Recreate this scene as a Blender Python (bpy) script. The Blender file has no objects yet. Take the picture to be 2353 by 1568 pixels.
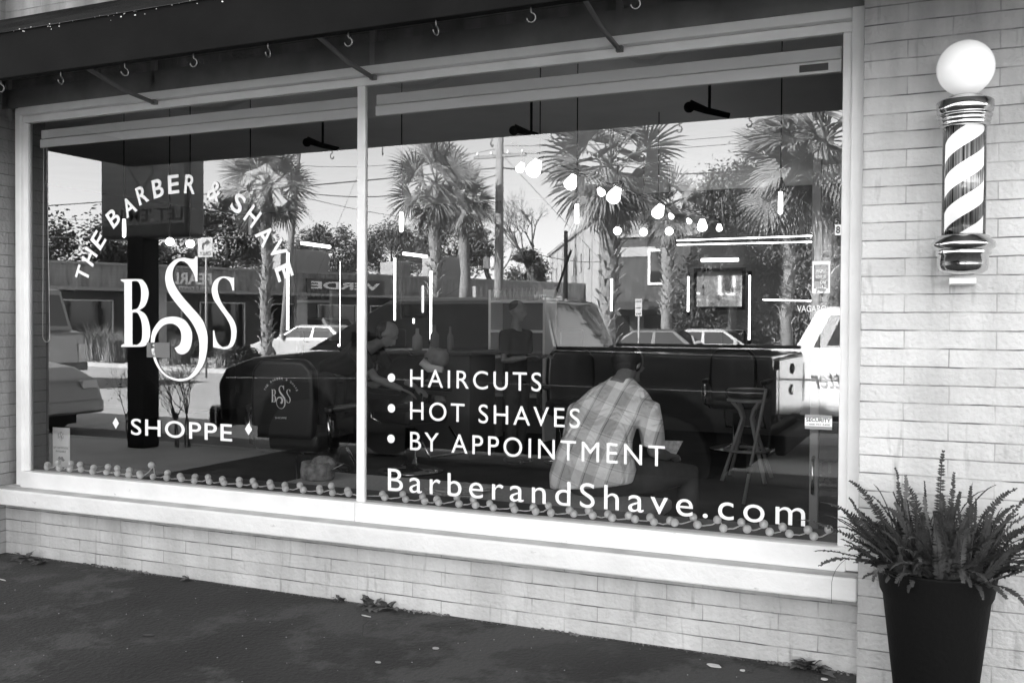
import bpy, bmesh, math, random
from mathutils import Vector, Matrix, noise as mnoise
R = math.radians; PI = math.pi
random.seed(7)
sc = bpy.context.scene
col = sc.collection
# ------------------------------------------------------------------ camera (position and lens recovered from the window frame)
CP = Vector((2.562, -3.994, 1.349)); YAW, PIT, ROL = .4168, .0179, .0055; FD = 2225.8; CX, CY = 1176., 783.8
fwd = Vector((-math.sin(YAW)*math.cos(PIT), math.cos(YAW)*math.cos(PIT), -math.sin(PIT)))
rt0 = Vector((math.cos(YAW), math.sin(YAW), 0)); up0 = rt0.cross(fwd)
rgt = rt0*math.cos(ROL)+up0*math.sin(ROL); upv = -rt0*math.sin(ROL)+up0*math.cos(ROL)
cd = bpy.data.cameras.new('camera'); cam = bpy.data.objects.new('camera', cd); col.objects.link(cam)
cd.sensor_width = 36; cd.lens = 34.07; cd.clip_end = 3000; cd.clip_start = .05
cam.matrix_world = Matrix(((rgt.x, upv.x, -fwd.x, CP.x), (rgt.y, upv.y, -fwd.y, CP.y), (rgt.z, upv.z, -fwd.z, CP.z), (0, 0, 0, 1)))
sc.camera = cam
def D(x, y, Y):                       # survey helper: a measured photo position at distance plane Y
    d = fwd*FD+rgt*(x-CX)-upv*(y-CY); return CP+d*((Y-CP.y)/d.y)
def M(x, y, Y):                       # the same for things across the street, surveyed in the shop window
    p = D(x, y, Y); return Vector((p.x, -p.y, p.z))
SZ = -.28                             # street level
# ------------------------------------------------------------------ mesh builder
class MB:
    def __init__(s): s.v = []; s.f = []; s.sm = []
    def add(s, vs, fs, sm=False):
        n = len(s.v); s.v += [tuple(p) for p in vs]
        for f in fs: s.f.append(tuple(i+n for i in f)); s.sm.append(sm)
    def box(s, x0, x1, y0, y1, z0, z1):
        s.add([(x, y, z) for x in (x0, x1) for y in (y0, y1) for z in (z0, z1)],
              [(0, 1, 3, 2), (4, 6, 7, 5), (0, 4, 5, 1), (2, 3, 7, 6), (0, 2, 6, 4), (1, 5, 7, 3)])
        return s
    def obox(s, c, u, w, h, a, b, d):   # oriented box: centre, axes, half sizes
        c, u, w, h = Vector(c), Vector(u).normalized(), Vector(w).normalized(), Vector(h).normalized()
        s.add([c+u*i*a+w*j*b+h*k*d for i in (-1, 1) for j in (-1, 1) for k in (-1, 1)],
              [(0, 1, 3, 2), (4, 6, 7, 5), (0, 4, 5, 1), (2, 3, 7, 6), (0, 2, 6, 4), (1, 5, 7, 3)]); return s
    def tube(s, pts, r, n=8, cap=True, sq=1.0):
        pts = [Vector(p) for p in pts]; m = len(pts)
        rs = r if isinstance(r, (list, tuple)) else [r]*m
        vs = []; ref = None
        for i, p in enumerate(pts):
            t = (pts[min(i+1, m-1)]-pts[max(i-1, 0)]).normalized()
            if ref is None:
                ref = Vector((0, 0, 1)) if abs(t.z) < .9 else Vector((1, 0, 0))
            a = t.cross(ref).normalized(); b = a.cross(t).normalized(); ref = b
            for k in range(n):
                q = 2*PI*k/n; vs.append(p+a*math.cos(q)*rs[i]+b*math.sin(q)*rs[i]*sq)
        fs = [(i*n+k, i*n+(k+1) % n, (i+1)*n+(k+1) % n, (i+1)*n+k) for i in range(m-1) for k in range(n)]
        if cap: fs += [tuple(range(n-1, -1, -1)), tuple((m-1)*n+k for k in range(n))]
        s.add(vs, fs, True); return s
    def lathe(s, prof, c=(0, 0, 0), n=32, ax='z', sy=1.0):
        vs = []
        for r_, h in prof:
            for k in range(n):
                q = 2*PI*k/n; x, y = r_*math.cos(q), r_*math.sin(q)*sy
                p = (x, y, h) if ax == 'z' else ((x, h, y) if ax == 'y' else (h, x, y))
                vs.append((c[0]+p[0], c[1]+p[1], c[2]+p[2]))
        m = len(prof)
        fs = [(i*n+k, i*n+(k+1) % n, (i+1)*n+(k+1) % n, (i+1)*n+k) for i in range(m-1) for k in range(n)]
        if prof[0][0] > 1e-5: fs.append(tuple(range(n-1, -1, -1)))
        if prof[-1][0] > 1e-5: fs.append(tuple((m-1)*n+k for k in range(n)))
        s.add(vs, fs, True); return s
    def ball(s, c, rx, ry=None, rz=None, n=16, m=10, rot=None):
        ry = ry or rx; rz = rz or rx; vs = []; c = Vector(c)
        for i in range(m+1):
            a = PI*i/m
            for k in range(n):
                q = 2*PI*k/n; p = Vector((rx*math.sin(a)*math.cos(q), ry*math.sin(a)*math.sin(q), rz*math.cos(a)))
                if rot: p = rot @ p
                vs.append(c+p)
        s.add(vs, [(i*n+k, (i+1)*n+k, (i+1)*n+(k+1) % n, i*n+(k+1) % n) for i in range(m) for k in range(n)], True); return s
    def prism(s, pts, a, b, plane='xz'):    # polygon outline swept between a and b on the third axis
        n = len(pts)
        def P(u, w, t): return {'xz': (u, t, w), 'yz': (t, u, w), 'xy': (u, w, t)}[plane]
        s.add([P(u, w, a) for u, w in pts]+[P(u, w, b) for u, w in pts],
              [tuple(range(n)), tuple(range(2*n-1, n-1, -1))]+[(i, n+i, n+(i+1) % n, (i+1) % n) for i in range(n)]); return s
    def quad(s, a, b, c, d): s.add([a, b, c, d], [(0, 1, 2, 3)]); return s
    def xf(s, m): s.v = [tuple(m @ Vector(p)) for p in s.v]; return s
    def build(s, name, m, parent=None, bevel=0, seg=2, fix=True, rem=0, sub=0):
        me = bpy.data.meshes.new(name); me.from_pydata(s.v, [], s.f)
        for p, q in zip(me.polygons, s.sm): p.use_smooth = q
        if fix and len(s.f) < 30000:
            bm = bmesh.new(); bm.from_mesh(me); bmesh.ops.remove_doubles(bm, verts=bm.verts, dist=1e-6)
            bmesh.ops.recalc_face_normals(bm, faces=bm.faces); bm.to_mesh(me); bm.free()
        me.materials.append(m); o = bpy.data.objects.new(name, me); col.objects.link(o)
        if parent: o.parent = parent
        if bevel:
            b = o.modifiers.new('bevel', 'BEVEL'); b.width = bevel; b.segments = seg; b.limit_method = 'ANGLE'; b.angle_limit = R(35)
            b.harden_normals = False
        if rem:
            q = o.modifiers.new('remesh', 'REMESH'); q.mode = 'VOXEL'; q.voxel_size = rem; q.use_smooth_shade = True
            q = o.modifiers.new('smooth', 'SMOOTH'); q.iterations = 6; q.factor = .5
        if sub: q = o.modifiers.new('sub', 'SUBSURF'); q.levels = sub; q.render_levels = sub
        return o
def tag(o, label=None, cat=None, group=None, kind=None):
    if label: o['label'] = label
    if cat: o['category'] = cat
    if group: o['group'] = group
    if kind: o['kind'] = kind
    return o
def empty(name, loc, label, cat, group=None, rz=0):
    o = bpy.data.objects.new(name, None); col.objects.link(o); o.location = loc; o.rotation_euler.z = rz; o.empty_display_size = .1
    return tag(o, label, cat, group)
def copy_tree(o, parent=None):
    c = o.copy(); col.objects.link(c); c.parent = parent
    for ch in list(o.children): copy_tree(ch, c)
    return c
# ------------------------------------------------------------------ materials: the photograph is black and white, so every colour is neutral
def mat(name, v, rough=.6, metal=0, nz=None, bump=None, spec=None, emit=None, coat=0, dirt=None):
    m = bpy.data.materials.new(name); m.use_nodes = True; nt = m.node_tree; N, L = nt.nodes, nt.links
    b = N['Principled BSDF']; b.inputs['Base Color'].default_value = (v, v, v, 1); b.inputs['Roughness'].default_value = rough
    b.inputs['Metallic'].default_value = metal
    if spec is not None: b.inputs['Specular IOR Level'].default_value = spec
    if coat: b.inputs['Coat Weight'].default_value = coat; b.inputs['Coat Roughness'].default_value = .03
    if emit: b.inputs['Emission Color'].default_value = (1, 1, 1, 1); b.inputs['Emission Strength'].default_value = emit
    tc = N.new('ShaderNodeTexCoord')
    if nz:                                  # (scale, low, high[, detail, stretch])
        n = N.new('ShaderNodeTexNoise'); n.inputs['Scale'].default_value = nz[0]; n.inputs['Detail'].default_value = nz[3] if len(nz) > 3 else 6
        mp = N.new('ShaderNodeMapping'); L.new(tc.outputs['Object'], mp.inputs[0]); L.new(mp.outputs[0], n.inputs['Vector'])
        if len(nz) > 4: mp.inputs['Scale'].default_value = nz[4]
        cr = N.new('ShaderNodeValToRGB'); cr.color_ramp.elements[0].position = .3; cr.color_ramp.elements[1].position = .7
        for e, k in zip(cr.color_ramp.elements, nz[1:3]): e.color = (k, k, k, 1)
        L.new(n.outputs['Fac'], cr.inputs[0]); L.new(cr.outputs[0], b.inputs['Base Color'])
    if bump:                                # (scale, strength)
        n2 = N.new('ShaderNodeTexNoise'); n2.inputs['Scale'].default_value = bump[0]; n2.inputs['Detail'].default_value = 8
        L.new(tc.outputs['Object'], n2.inputs['Vector']); bp = N.new('ShaderNodeBump'); bp.inputs['Strength'].default_value = bump[1]
        bp.inputs['Distance'].default_value = .01; L.new(n2.outputs['Fac'], bp.inputs['Height']); L.new(bp.outputs[0], b.inputs['Normal'])
    if dirt:                                # specks and scuffs: (scale, threshold, value, stretch)
        n3 = N.new('ShaderNodeTexNoise'); n3.inputs['Scale'].default_value = dirt[0]; n3.inputs['Detail'].default_value = 10; n3.inputs['Roughness'].default_value = .7
        mp3 = N.new('ShaderNodeMapping'); mp3.inputs['Scale'].default_value = dirt[3]; L.new(tc.outputs['Object'], mp3.inputs[0]); L.new(mp3.outputs[0], n3.inputs['Vector'])
        c3 = N.new('ShaderNodeValToRGB'); c3.color_ramp.elements[0].position = dirt[1]; c3.color_ramp.elements[1].position = dirt[1]+.06; L.new(n3.outputs['Fac'], c3.inputs[0])
        mx3 = N.new('ShaderNodeMixRGB'); L.new(c3.outputs[0], mx3.inputs[0]); mx3.inputs[2].default_value = (dirt[2],)*3+(1,)
        src = b.inputs['Base Color'].links
        if src: L.new(src[0].from_socket, mx3.inputs[1])
        else: mx3.inputs[1].default_value = (v, v, v, 1)
        L.new(mx3.outputs[0], b.inputs['Base Color'])
    return m
def brick_mat(name, hi, lo, mortar, axis='x', bw=.305, rh=.0668, ms=.0028, stain=.25, zoff=.0, top=2.75):
    m = bpy.data.materials.new(name); m.use_nodes = True; nt = m.node_tree; N, L = nt.nodes, nt.links
    b = N['Principled BSDF']; b.inputs['Roughness'].default_value = .75
    tc = N.new('ShaderNodeTexCoord'); sp = N.new('ShaderNodeSeparateXYZ'); cb = N.new('ShaderNodeCombineXYZ'); L.new(tc.outputs['Object'], sp.inputs[0])
    L.new(sp.outputs['X' if axis == 'x' else 'Y'], cb.inputs[0])
    ad = N.new('ShaderNodeMath'); ad.inputs[1].default_value = zoff; L.new(sp.outputs['Z'], ad.inputs[0]); L.new(ad.outputs[0], cb.inputs[1])
    wn = N.new('ShaderNodeTexNoise'); wn.inputs['Scale'].default_value = 9; wn.inputs['Detail'].default_value = 5; L.new(tc.outputs['Object'], wn.inputs['Vector'])
    wm = N.new('ShaderNodeVectorMath'); wm.operation = 'MULTIPLY_ADD'; wm.inputs[1].default_value = (.006, .006, 0)
    L.new(wn.outputs['Color'], wm.inputs[0]); L.new(cb.outputs[0], wm.inputs[2])
    br = N.new('ShaderNodeTexBrick'); L.new(wm.outputs[0], br.inputs['Vector']); br.inputs['Scale'].default_value = 1
    br.inputs['Brick Width'].default_value = bw; br.inputs['Row Height'].default_value = rh; br.inputs['Mortar Size'].default_value = ms
    br.inputs['Mortar Smooth'].default_value = .3; br.offset = .5
    for i, k in (('Color1', 1), ('Color2', .88), ('Mortar', 1)): br.inputs[i].default_value = (k, k, k, 1)
    n = N.new('ShaderNodeTexNoise'); n.inputs['Scale'].default_value = 2.2; n.inputs['Detail'].default_value = 9; n.inputs['Roughness'].default_value = .65
    mp = N.new('ShaderNodeMapping'); mp.inputs['Scale'].default_value = (1.6, 1.6, .5); L.new(tc.outputs['Object'], mp.inputs[0]); L.new(mp.outputs[0], n.inputs['Vector'])
    cr = N.new('ShaderNodeValToRGB'); cr.color_ramp.elements[0].position = .32; cr.color_ramp.elements[1].position = .6
    for e, k in zip(cr.color_ramp.elements, (lo, hi)): e.color = (k, k, k, 1)
    L.new(n.outputs['Fac'], cr.inputs[0])
    mu = N.new('ShaderNodeMixRGB'); mu.blend_type = 'MULTIPLY'; mu.inputs[0].default_value = 1; L.new(cr.outputs[0], mu.inputs[1]); L.new(br.outputs['Color'], mu.inputs[2])
    # mortar line broken by noise: partly filled with paint
    n3 = N.new('ShaderNodeTexNoise'); n3.inputs['Scale'].default_value = 7; n3.inputs['Detail'].default_value = 4; L.new(tc.outputs['Object'], n3.inputs['Vector'])
    c3 = N.new('ShaderNodeValToRGB'); c3.color_ramp.elements[0].position = .38; c3.color_ramp.elements[1].position = .62
    c3.color_ramp.elements[0].color = (.25, .25, .25, 1); L.new(n3.outputs['Fac'], c3.inputs[0])
    sw = N.new('ShaderNodeSeparateXYZ'); L.new(wm.outputs[0], sw.inputs[0]); rw = N.new('ShaderNodeMath'); rw.operation = 'DIVIDE'; rw.inputs[1].default_value = rh; L.new(sw.outputs['Y'], rw.inputs[0])
    pp = N.new('ShaderNodeMath'); pp.operation = 'PINGPONG'; pp.inputs[1].default_value = .5; L.new(rw.outputs[0], pp.inputs[0]); lt = N.new('ShaderNodeMath'); lt.operation = 'LESS_THAN'; lt.inputs[1].default_value = ms/rh*.9; L.new(pp.outputs[0], lt.inputs[0])
    jj = N.new('ShaderNodeMath'); jj.operation = 'MULTIPLY_ADD'; jj.inputs[1].default_value = .45; L.new(lt.outputs[0], jj.inputs[0]); j2 = N.new('ShaderNodeMath'); j2.operation = 'MULTIPLY'; j2.inputs[1].default_value = .5; L.new(br.outputs['Fac'], j2.inputs[0]); L.new(j2.outputs[0], jj.inputs[2])
    mm = N.new('ShaderNodeMath'); mm.operation = 'MULTIPLY'; L.new(jj.outputs[0], mm.inputs[0]); L.new(c3.outputs[0], mm.inputs[1])
    mx = N.new('ShaderNodeMixRGB'); L.new(mm.outputs[0], mx.inputs[0]); L.new(mu.outputs[0], mx.inputs[1]); mx.inputs[2].default_value = (mortar,)*3+(1,)
    # drips and grime specks
    n4 = N.new('ShaderNodeTexNoise'); n4.inputs['Scale'].default_value = 26; n4.inputs['Detail'].default_value = 3
    m4 = N.new('ShaderNodeMapping'); m4.inputs['Scale'].default_value = (1, 1, .16); L.new(tc.outputs['Object'], m4.inputs[0]); L.new(m4.outputs[0], n4.inputs['Vector'])
    c4 = N.new('ShaderNodeValToRGB'); c4.color_ramp.elements[0].position = .62; c4.color_ramp.elements[1].position = .8
    c4.color_ramp.elements[1].color = (stain,)*3+(1,); L.new(n4.outputs['Fac'], c4.inputs[0]); c4.color_ramp.elements[0].color = (0, 0, 0, 1)
    m5 = N.new('ShaderNodeMixRGB'); L.new(c4.outputs[0], m5.inputs[0]); L.new(mx.outputs[0], m5.inputs[1]); m5.inputs[2].default_value = (lo*.4,)*3+(1,)
    sz = N.new('ShaderNodeMapRange'); sz.inputs[1].default_value = top-1; sz.inputs[2].default_value = top; L.new(sp.outputs['Z'], sz.inputs[0])  # darkens towards the top: mildew streaks plus awning shade put into the colour
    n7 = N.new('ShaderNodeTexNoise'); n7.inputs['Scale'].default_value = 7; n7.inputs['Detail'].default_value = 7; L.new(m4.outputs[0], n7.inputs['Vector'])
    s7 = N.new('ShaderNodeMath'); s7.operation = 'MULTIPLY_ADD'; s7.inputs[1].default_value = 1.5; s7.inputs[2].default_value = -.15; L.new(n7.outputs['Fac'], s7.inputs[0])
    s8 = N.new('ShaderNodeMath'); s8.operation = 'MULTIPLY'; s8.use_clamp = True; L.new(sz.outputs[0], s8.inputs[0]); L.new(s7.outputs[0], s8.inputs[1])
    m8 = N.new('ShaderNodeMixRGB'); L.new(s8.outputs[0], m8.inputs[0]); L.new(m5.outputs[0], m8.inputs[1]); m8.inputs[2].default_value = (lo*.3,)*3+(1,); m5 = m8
    L.new(m5.outputs[0], b.inputs['Base Color'])
    n6 = N.new('ShaderNodeTexNoise'); n6.inputs['Scale'].default_value = 60; n6.inputs['Detail'].default_value = 6; L.new(tc.outputs['Object'], n6.inputs['Vector'])
    s6 = N.new('ShaderNodeMath'); s6.operation = 'MULTIPLY_ADD'; s6.inputs[1].default_value = -1.2; L.new(jj.outputs[0], s6.inputs[0]); L.new(n6.outputs['Fac'], s6.inputs[2])
    bp = N.new('ShaderNodeBump'); bp.inputs['Strength'].default_value = .7; bp.inputs['Distance'].default_value = .009
    L.new(s6.outputs[0], bp.inputs['Height']); L.new(bp.outputs[0], b.inputs['Normal'])
    return m
def glass_mat(name, refl, tint=1.0):
    m = bpy.data.materials.new(name); m.use_nodes = True; nt = m.node_tree; N, L = nt.nodes, nt.links
    N.remove(N['Principled BSDF']); out = N['Material Output']
    t = N.new('ShaderNodeBsdfTransparent'); t.inputs[0].default_value = (tint,)*3+(1,); g = N.new('ShaderNodeBsdfGlossy'); g.inputs['Roughness'].default_value = 0
    g.inputs['Color'].default_value = (.98, .98, .98, 1)
    fr = N.new('ShaderNodeFresnel'); fr.inputs[0].default_value = 1.5
    mth = N.new('ShaderNodeMath'); mth.operation = 'ADD'; mth.inputs[1].default_value = refl; mth.use_clamp = True; L.new(fr.outputs[0], mth.inputs[0])
    mx = N.new('ShaderNodeMixShader'); L.new(mth.outputs[0], mx.inputs[0]); L.new(t.outputs[0], mx.inputs[1]); L.new(g.outputs[0], mx.inputs[2]); L.new(mx.outputs[0], out.inputs[0])
    return m
K = dict(
    trim=mat('white_gloss_trim', .88, .45, nz=(6, .8, .9), bump=(40, .2), dirt=(9, .66, .4, (.6, 1, 1))),
    sill=mat('painted_concrete_sill', .78, .7, nz=(4, .76, .88), bump=(35, .5), dirt=(7, .655, .4, (.5, 1, 1.5))),
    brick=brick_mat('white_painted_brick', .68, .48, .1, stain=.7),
    brick_side=brick_mat('shaded_white_brick_return', .34, .22, .08, axis='y'),  # same white paint as the front, with shade and vignette put into its colour
    brick_dark=brick_mat('awning_shade_brick', .4, .26, .14),  # wall paint darkened to carry the shade under the awning
    asphalt=mat('dark_walk_asphalt', .04, .85, nz=(1.3, .008, .03, 14), bump=(45, 1), dirt=(1.6, .5, .05, (1, 1, 1))),
    concrete=mat('pale_concrete', .36, .9, nz=(2, .30, .40), bump=(40, .3)),
    road=mat('worn_road', .4, .9, nz=(.6, .28, .36, 8), bump=(60, .4)),
    mulch=mat('mulch_bed', .12, 1, nz=(9, .05, .26, 8), bump=(20, .8)),
    lane=mat('parking_lane_asphalt', .07, .9, nz=(2, .05, .09, 8)), line=mat('road_paint', .5, .8, nz=(12, .3, .6)),
    fascia=mat('awning_fascia_paint', .01, .8, nz=(5, .004, .007), bump=(25, .15), spec=.1),
    soffit=mat('awning_soffit_paint', .38, .7, nz=(3, .72, .8)),
    shingle=mat('awning_fabric', .05, .95, nz=(1.4, .002, .009, 8, (1, 4, 4)), bump=(60, .8), spec=.05),
    brackets=mat('bracket_paint', .22, .8), steel=mat('dull_steel', .12, .5, .8), chip=mat('chipped_paint', .7, .8),
    vinyl=mat('white_vinyl', .93, .5), ink=mat('dark_ink', .04, .6), midink=mat('grey_ink', .3, .6),
    chrome=mat('chrome', .6, .13, 1), globe=mat('opal_globe', .92, .15, emit=.04), bulbg=mat('frosted_bulb', .92, .35, nz=(30, .88, .95)),
    cord=mat('white_cord', .7, .6), polewhite=mat('pole_white', .93, .3, emit=.25),
    pot=mat('charcoal_pot', .007, .7, bump=(60, .15), spec=.12, dirt=(6, .66, .03, (1, 1, .3))), soil=mat('potting_soil', .04, 1),
    fern=mat('fern_leaf', .05, .7, nz=(12, .03, .08), spec=.2), fern2=mat('dry_fern_leaf', .13, .7, nz=(12, .08, .18), spec=.2), weed=mat('weed_leaf', .1, .7, nz=(20, .06, .14)),
    floor=mat('dark_shop_floor', .02, .7, nz=(2, .012, .028), spec=.15), wallin=mat('dark_shop_wall', .09, .8, nz=(1, .07, .11)),
    ceil=mat('shop_ceiling', .3, .9, nz=(2, .7, .8)), black=mat('black_metal', .015, .7, spec=.1), blackm=mat('black_leather', .02, .3),
    cushion=mat('bench_cushion', .5, .9, nz=(60, .42, .56), bump=(150, .3)), wood=mat('pale_wood', .3, .5, nz=(8, .22, .36, 5, (1, 1, .1))),
    darkwood=mat('dark_wood', .05, .4), mirror=mat('mirror', .35, .03, 1), tube=mat('lit_tube', .9, .3, emit=1.3), bulb=mat('lit_bulb', .9, .3, emit=1.2),
    shade=mat('roller_shade', .85, .7, nz=(3, .8, .88)), shadebar=mat('shade_bar', .95, .4),
    skin=mat('skin', .2, .6, nz=(20, .17, .23)), skind=mat('skin_tan', .22, .5), hair=mat('dark_hair', .012, .6, bump=(120, .5)),
    trouser=mat('dark_trousers', .06, .9, nz=(10, .045, .08)), blackcloth=mat('black_cloth', .018, .9), cape=mat('grey_cape', .16, .8), towel=mat('towel', .6, .9),
    carblack=mat('black_car_paint', .012, .12, coat=1), carwhite=mat('white_car_paint', .4, .25, coat=.6), carcream=mat('bright_white_car_paint', .68, .3, coat=.6), carsilver=mat('silver_car_paint', .22, .3, .4, coat=.6),
    cardark=mat('dark_car_paint', .05, .25, coat=.8), tyre=mat('tyre', .025, .9), carglass=mat('car_window', .02, .05, coat=1), lamp=mat('lamp_glass', .6, .1, coat=1),
    palmleaf=mat('palm_leaf', .14, .6, nz=(3, .1, .26)), palmdead=mat('dry_palm_leaf', .2, .7, nz=(5, .12, .28)),
    boot=mat('palm_boot', .3, .85, nz=(8, .2, .4)), trunk=mat('palm_trunk', .2, .95, nz=(7, .13, .27, 6, (1, 1, 3)), bump=(20, .9)),
    pole=mat('pole_timber', .24, .95, nz=(6, .17, .3, 6, (3, 3, .2)), bump=(30, .5)), bark=mat('bark', .12, .95, nz=(9, .08, .16)),
    leafd=mat('evergreen_leaf', .07, .6, nz=(1.2, .04, .11)), leafm=mat('mid_leaf', .12, .6, nz=(1.5, .08, .17)), leafp=mat('pale_twigs', .2, .9, nz=(2, .15, .25)),
    grass=mat('dry_grass', .26, .9, nz=(2, .16, .34)), twig=mat('twig', .09, .9),
    mallbrick=brick_mat('pale_street_brick', .55, .44, .28, bw=.4, rh=.12, ms=.008), darkbrick=brick_mat('dark_street_brick', .13, .09, .2, bw=.4, rh=.12, ms=.008),
    stucco=mat('pale_stucco', .36, .9, nz=(1, .32, .4)), storefront=mat('dark_shopfront', .04, .3, nz=(.5, .02, .09)), signdark=mat('sign_dark', .07, .4),  # storefront is the dark glass of the shop row
    signface=mat('sign_face', .2, .5, nz=(1, .17, .23)), signwhite=mat('sign_white', .4, .5), roofc=mat('roof_metal', .3, .6), wire=mat('wire', .03, .6),
    paper=mat('paper', .6, .8, nz=(50, .35, .7)), basket=mat('fur_hat', .22, .95, nz=(25, .1, .34), bump=(80, 1)), litter=mat('litter', .6, .9), stone=mat('stone', .3, .9, nz=(6, .2, .4)),
    glass=glass_mat('shop_glass', .115), clear=glass_mat('pole_glass', .02))
# ------------------------------------------------------------------ lettering
dg = bpy.context.evaluated_depsgraph_get
def glyphs(s, bold=0, spacing=1.0, shear=0):
    c = bpy.data.curves.new('t', 'FONT'); c.body = s; c.size = 1; c.offset = bold; c.space_character = spacing; c.resolution_u = 6; c.shear = shear
    o = bpy.data.objects.new('t', c); col.objects.link(o); bpy.context.view_layer.update()
    me = bpy.data.meshes.new_from_object(o.evaluated_get(dg())); col.objects.unlink(o); bpy.data.objects.remove(o)
    vs = [(v.co.x, v.co.y) for v in me.vertices]; fs = [tuple(p.vertices) for p in me.polygons]; bpy.data.meshes.remove(me)
    return vs, fs
def fitted(s, w, h, bold=0, spacing=1.0, shear=0):        # vertices fitted to a w x h box from its lower left
    vs, fs = glyphs(s, bold, spacing, shear)
    x0 = min(v[0] for v in vs); x1 = max(v[0] for v in vs); y0 = min(v[1] for v in vs); y1 = max(v[1] for v in vs)
    return [((x-x0)/(x1-x0)*w, (y-y0)/(y1-y0)*h) for x, y in vs], fs
def text_on(mb, s, org, u, w_, W, H, **k):                # org lower left, u right dir, w_ up dir
    vs, fs = fitted(s, W, H, **k); org, u, w_ = Vector(org), Vector(u), Vector(w_)
    mb.add([org+u*x+w_*y for x, y in vs], fs)
def shape2d(loops):                                        # filled outline with holes
    c = bpy.data.curves.new('s', 'CURVE'); c.dimensions = '2D'; c.fill_mode = 'BOTH'
    for lp in loops:
        n = len(lp); pts = []
        for i in range(n):
            p0, p1, p2, p3 = (Vector(lp[(i+j-1) % n]) for j in range(4))
            a1 = (p1-p0).normalized(); a2 = (p2-p1).normalized(); a3 = (p3-p2).normalized()
            m1 = (p2-p0)*.5 if a1.dot(a2) > .55 else (p2-p1); m2 = (p3-p1)*.5 if a2.dot(a3) > .55 else (p2-p1)
            for t in (0, .25, .5, .75):
                h = 2*t**3-3*t**2+1; pts.append(p1*h+m1*(t**3-2*t**2+t)+p2*(1-h)+m2*(t**3-t**2))
        sp = c.splines.new('POLY'); sp.points.add(len(pts)-1); sp.use_cyclic_u = True
        for q, p in zip(sp.points, pts): q.co = (p[0], p[1], 0, 1)
    o = bpy.data.objects.new('s', c); col.objects.link(o); bpy.context.view_layer.update()
    me = bpy.data.meshes.new_from_object(o.evaluated_get(dg())); col.objects.unlink(o); bpy.data.objects.remove(o)
    vs = [(v.co.x, v.co.y) for v in me.vertices]; fs = [tuple(p.vertices) for p in me.polygons]; bpy.data.meshes.remove(me)
    return vs, fs
X1, Z1 = Vector((1, 0, 0)), Vector((0, 0, 1))
LY = -.004                                                 # vinyl sits just off the outer face of the glass
# ------------------------------------------------------------------ the shop
XL, XR, Z0, ZT = -2.25, 2.2, .487, 2.487
shop = empty('barber_shop', (0, 0, 0), 'white painted brick barber shop with one large two-pane display window under an awning', 'building')
b = MB(); b.box(-2.42, XR+.12, -.03, .25, -.1, .30); b.build('brick_wall', K['brick'], shop)                       # below the sill
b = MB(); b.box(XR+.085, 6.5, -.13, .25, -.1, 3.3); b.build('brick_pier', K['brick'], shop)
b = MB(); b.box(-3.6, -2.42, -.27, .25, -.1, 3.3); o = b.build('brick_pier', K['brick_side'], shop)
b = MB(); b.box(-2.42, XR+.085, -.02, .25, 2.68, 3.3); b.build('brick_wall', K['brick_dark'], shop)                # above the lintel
b = MB(); b.box(-3.6, 6.5, -.13, .25, 3.3, 6.2); b.box(-9.0, -3.6, -.2, .25, -.1, 6.2); b.build('brick_parapet', brick_mat('clean_white_brick', .84, .78, .4, stain=.1, top=9), shop)
b = MB(); b.box(-2.42, XR+.085, -.045, .25, 2.572, 2.68); b.build('lintel', mat('lintel_paint', .2, .8, nz=(5, .13, .22), bump=(20, .5)), shop)
b = MB(); b.box(-2.44, XR+.083, -.13, .2, .302, .392); o = b.build('window_sill', K['sill'], shop, bevel=.008); MB().box(-2.43, XR+.08, -.12, -.05, .3925, .394).build('sill_grime', mat('grimy_sill_top', .32, .9, nz=(5, .38, .58), bump=(50, .3)), shop, fix=False)
b = MB(); b.box(-9, 7, .25, 8.6, 5.9, 6.1); b.box(-9, 7, 8.35, 8.6, -.1, 5.9); b.box(6.6, 7, .25, 8.35, -.1, 5.9); b.box(-9, -8.8, .25, 8.35, -.1, 5.9)
b.build('roof', K['roofc'], shop)
b = MB()                                                   # stepped white frame
b.box(XL-.08, XL-.035, -.034, .05, Z0-.085, ZT+.085); b.box(XL-.035, XL, -.014, .015, Z0, ZT)
b.box(XR, XR+.035, -.014, .015, Z0, ZT); b.box(XR+.035, XR+.083, -.05, .05, Z0-.085, ZT+.085)
b.box(XL-.035, XR+.035, -.018, .015, ZT, ZT+.04); b.box(XL-.035, XR+.035, -.052, .05, ZT+.042, ZT+.083)
b.box(XL-.035, -.012, -.044, .05, Z0-.093, Z0); b.box(-.008, XR+.035, -.048, .05, Z0-.093, Z0)
b.build('window_frame', K['trim'], shop, bevel=.004)
b = MB(); b.box(-.022, .022, -.014, .012, Z0, ZT); b.build('mullion', K['trim'], shop, bevel=.003)
pl = MB().quad((XL, 0, Z0), (-.022, 0, Z0), (-.022, 0, ZT), (XL, 0, ZT)).build('window_pane', K['glass'], shop)
pr = MB().quad((.022, 0, Z0), (XR, 0, Z0), (XR, 0, ZT), (.022, 0, ZT)).build('window_pane', K['glass'], shop)
# interior shell
b = MB(); b.box(-7.6, 4.6, .25, 8.2, -.1, 0); b.build('shop_floor', K['floor'], shop)
b = MB(); b.box(-7.6, 4.6, .25, 8.2, 3.05, 3.15); b.build('shop_ceiling', K['ceil'], shop)
b = MB(); b.box(-7.7, -7.6, .25, 8.2, 0, 3.05); b.box(-7.6, 4.6, 8.2, 8.3, 0, 3.05); b.box(4.6, 4.7, .25, 8.2, 0, 3.05); b.build('inner_wall', K['wallin'], shop)
b = MB(); b.box(-2.42, XR+.085, .05, .32, .40, .487-.006); b.build('inner_ledge', K['darkwood'], shop)
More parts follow.
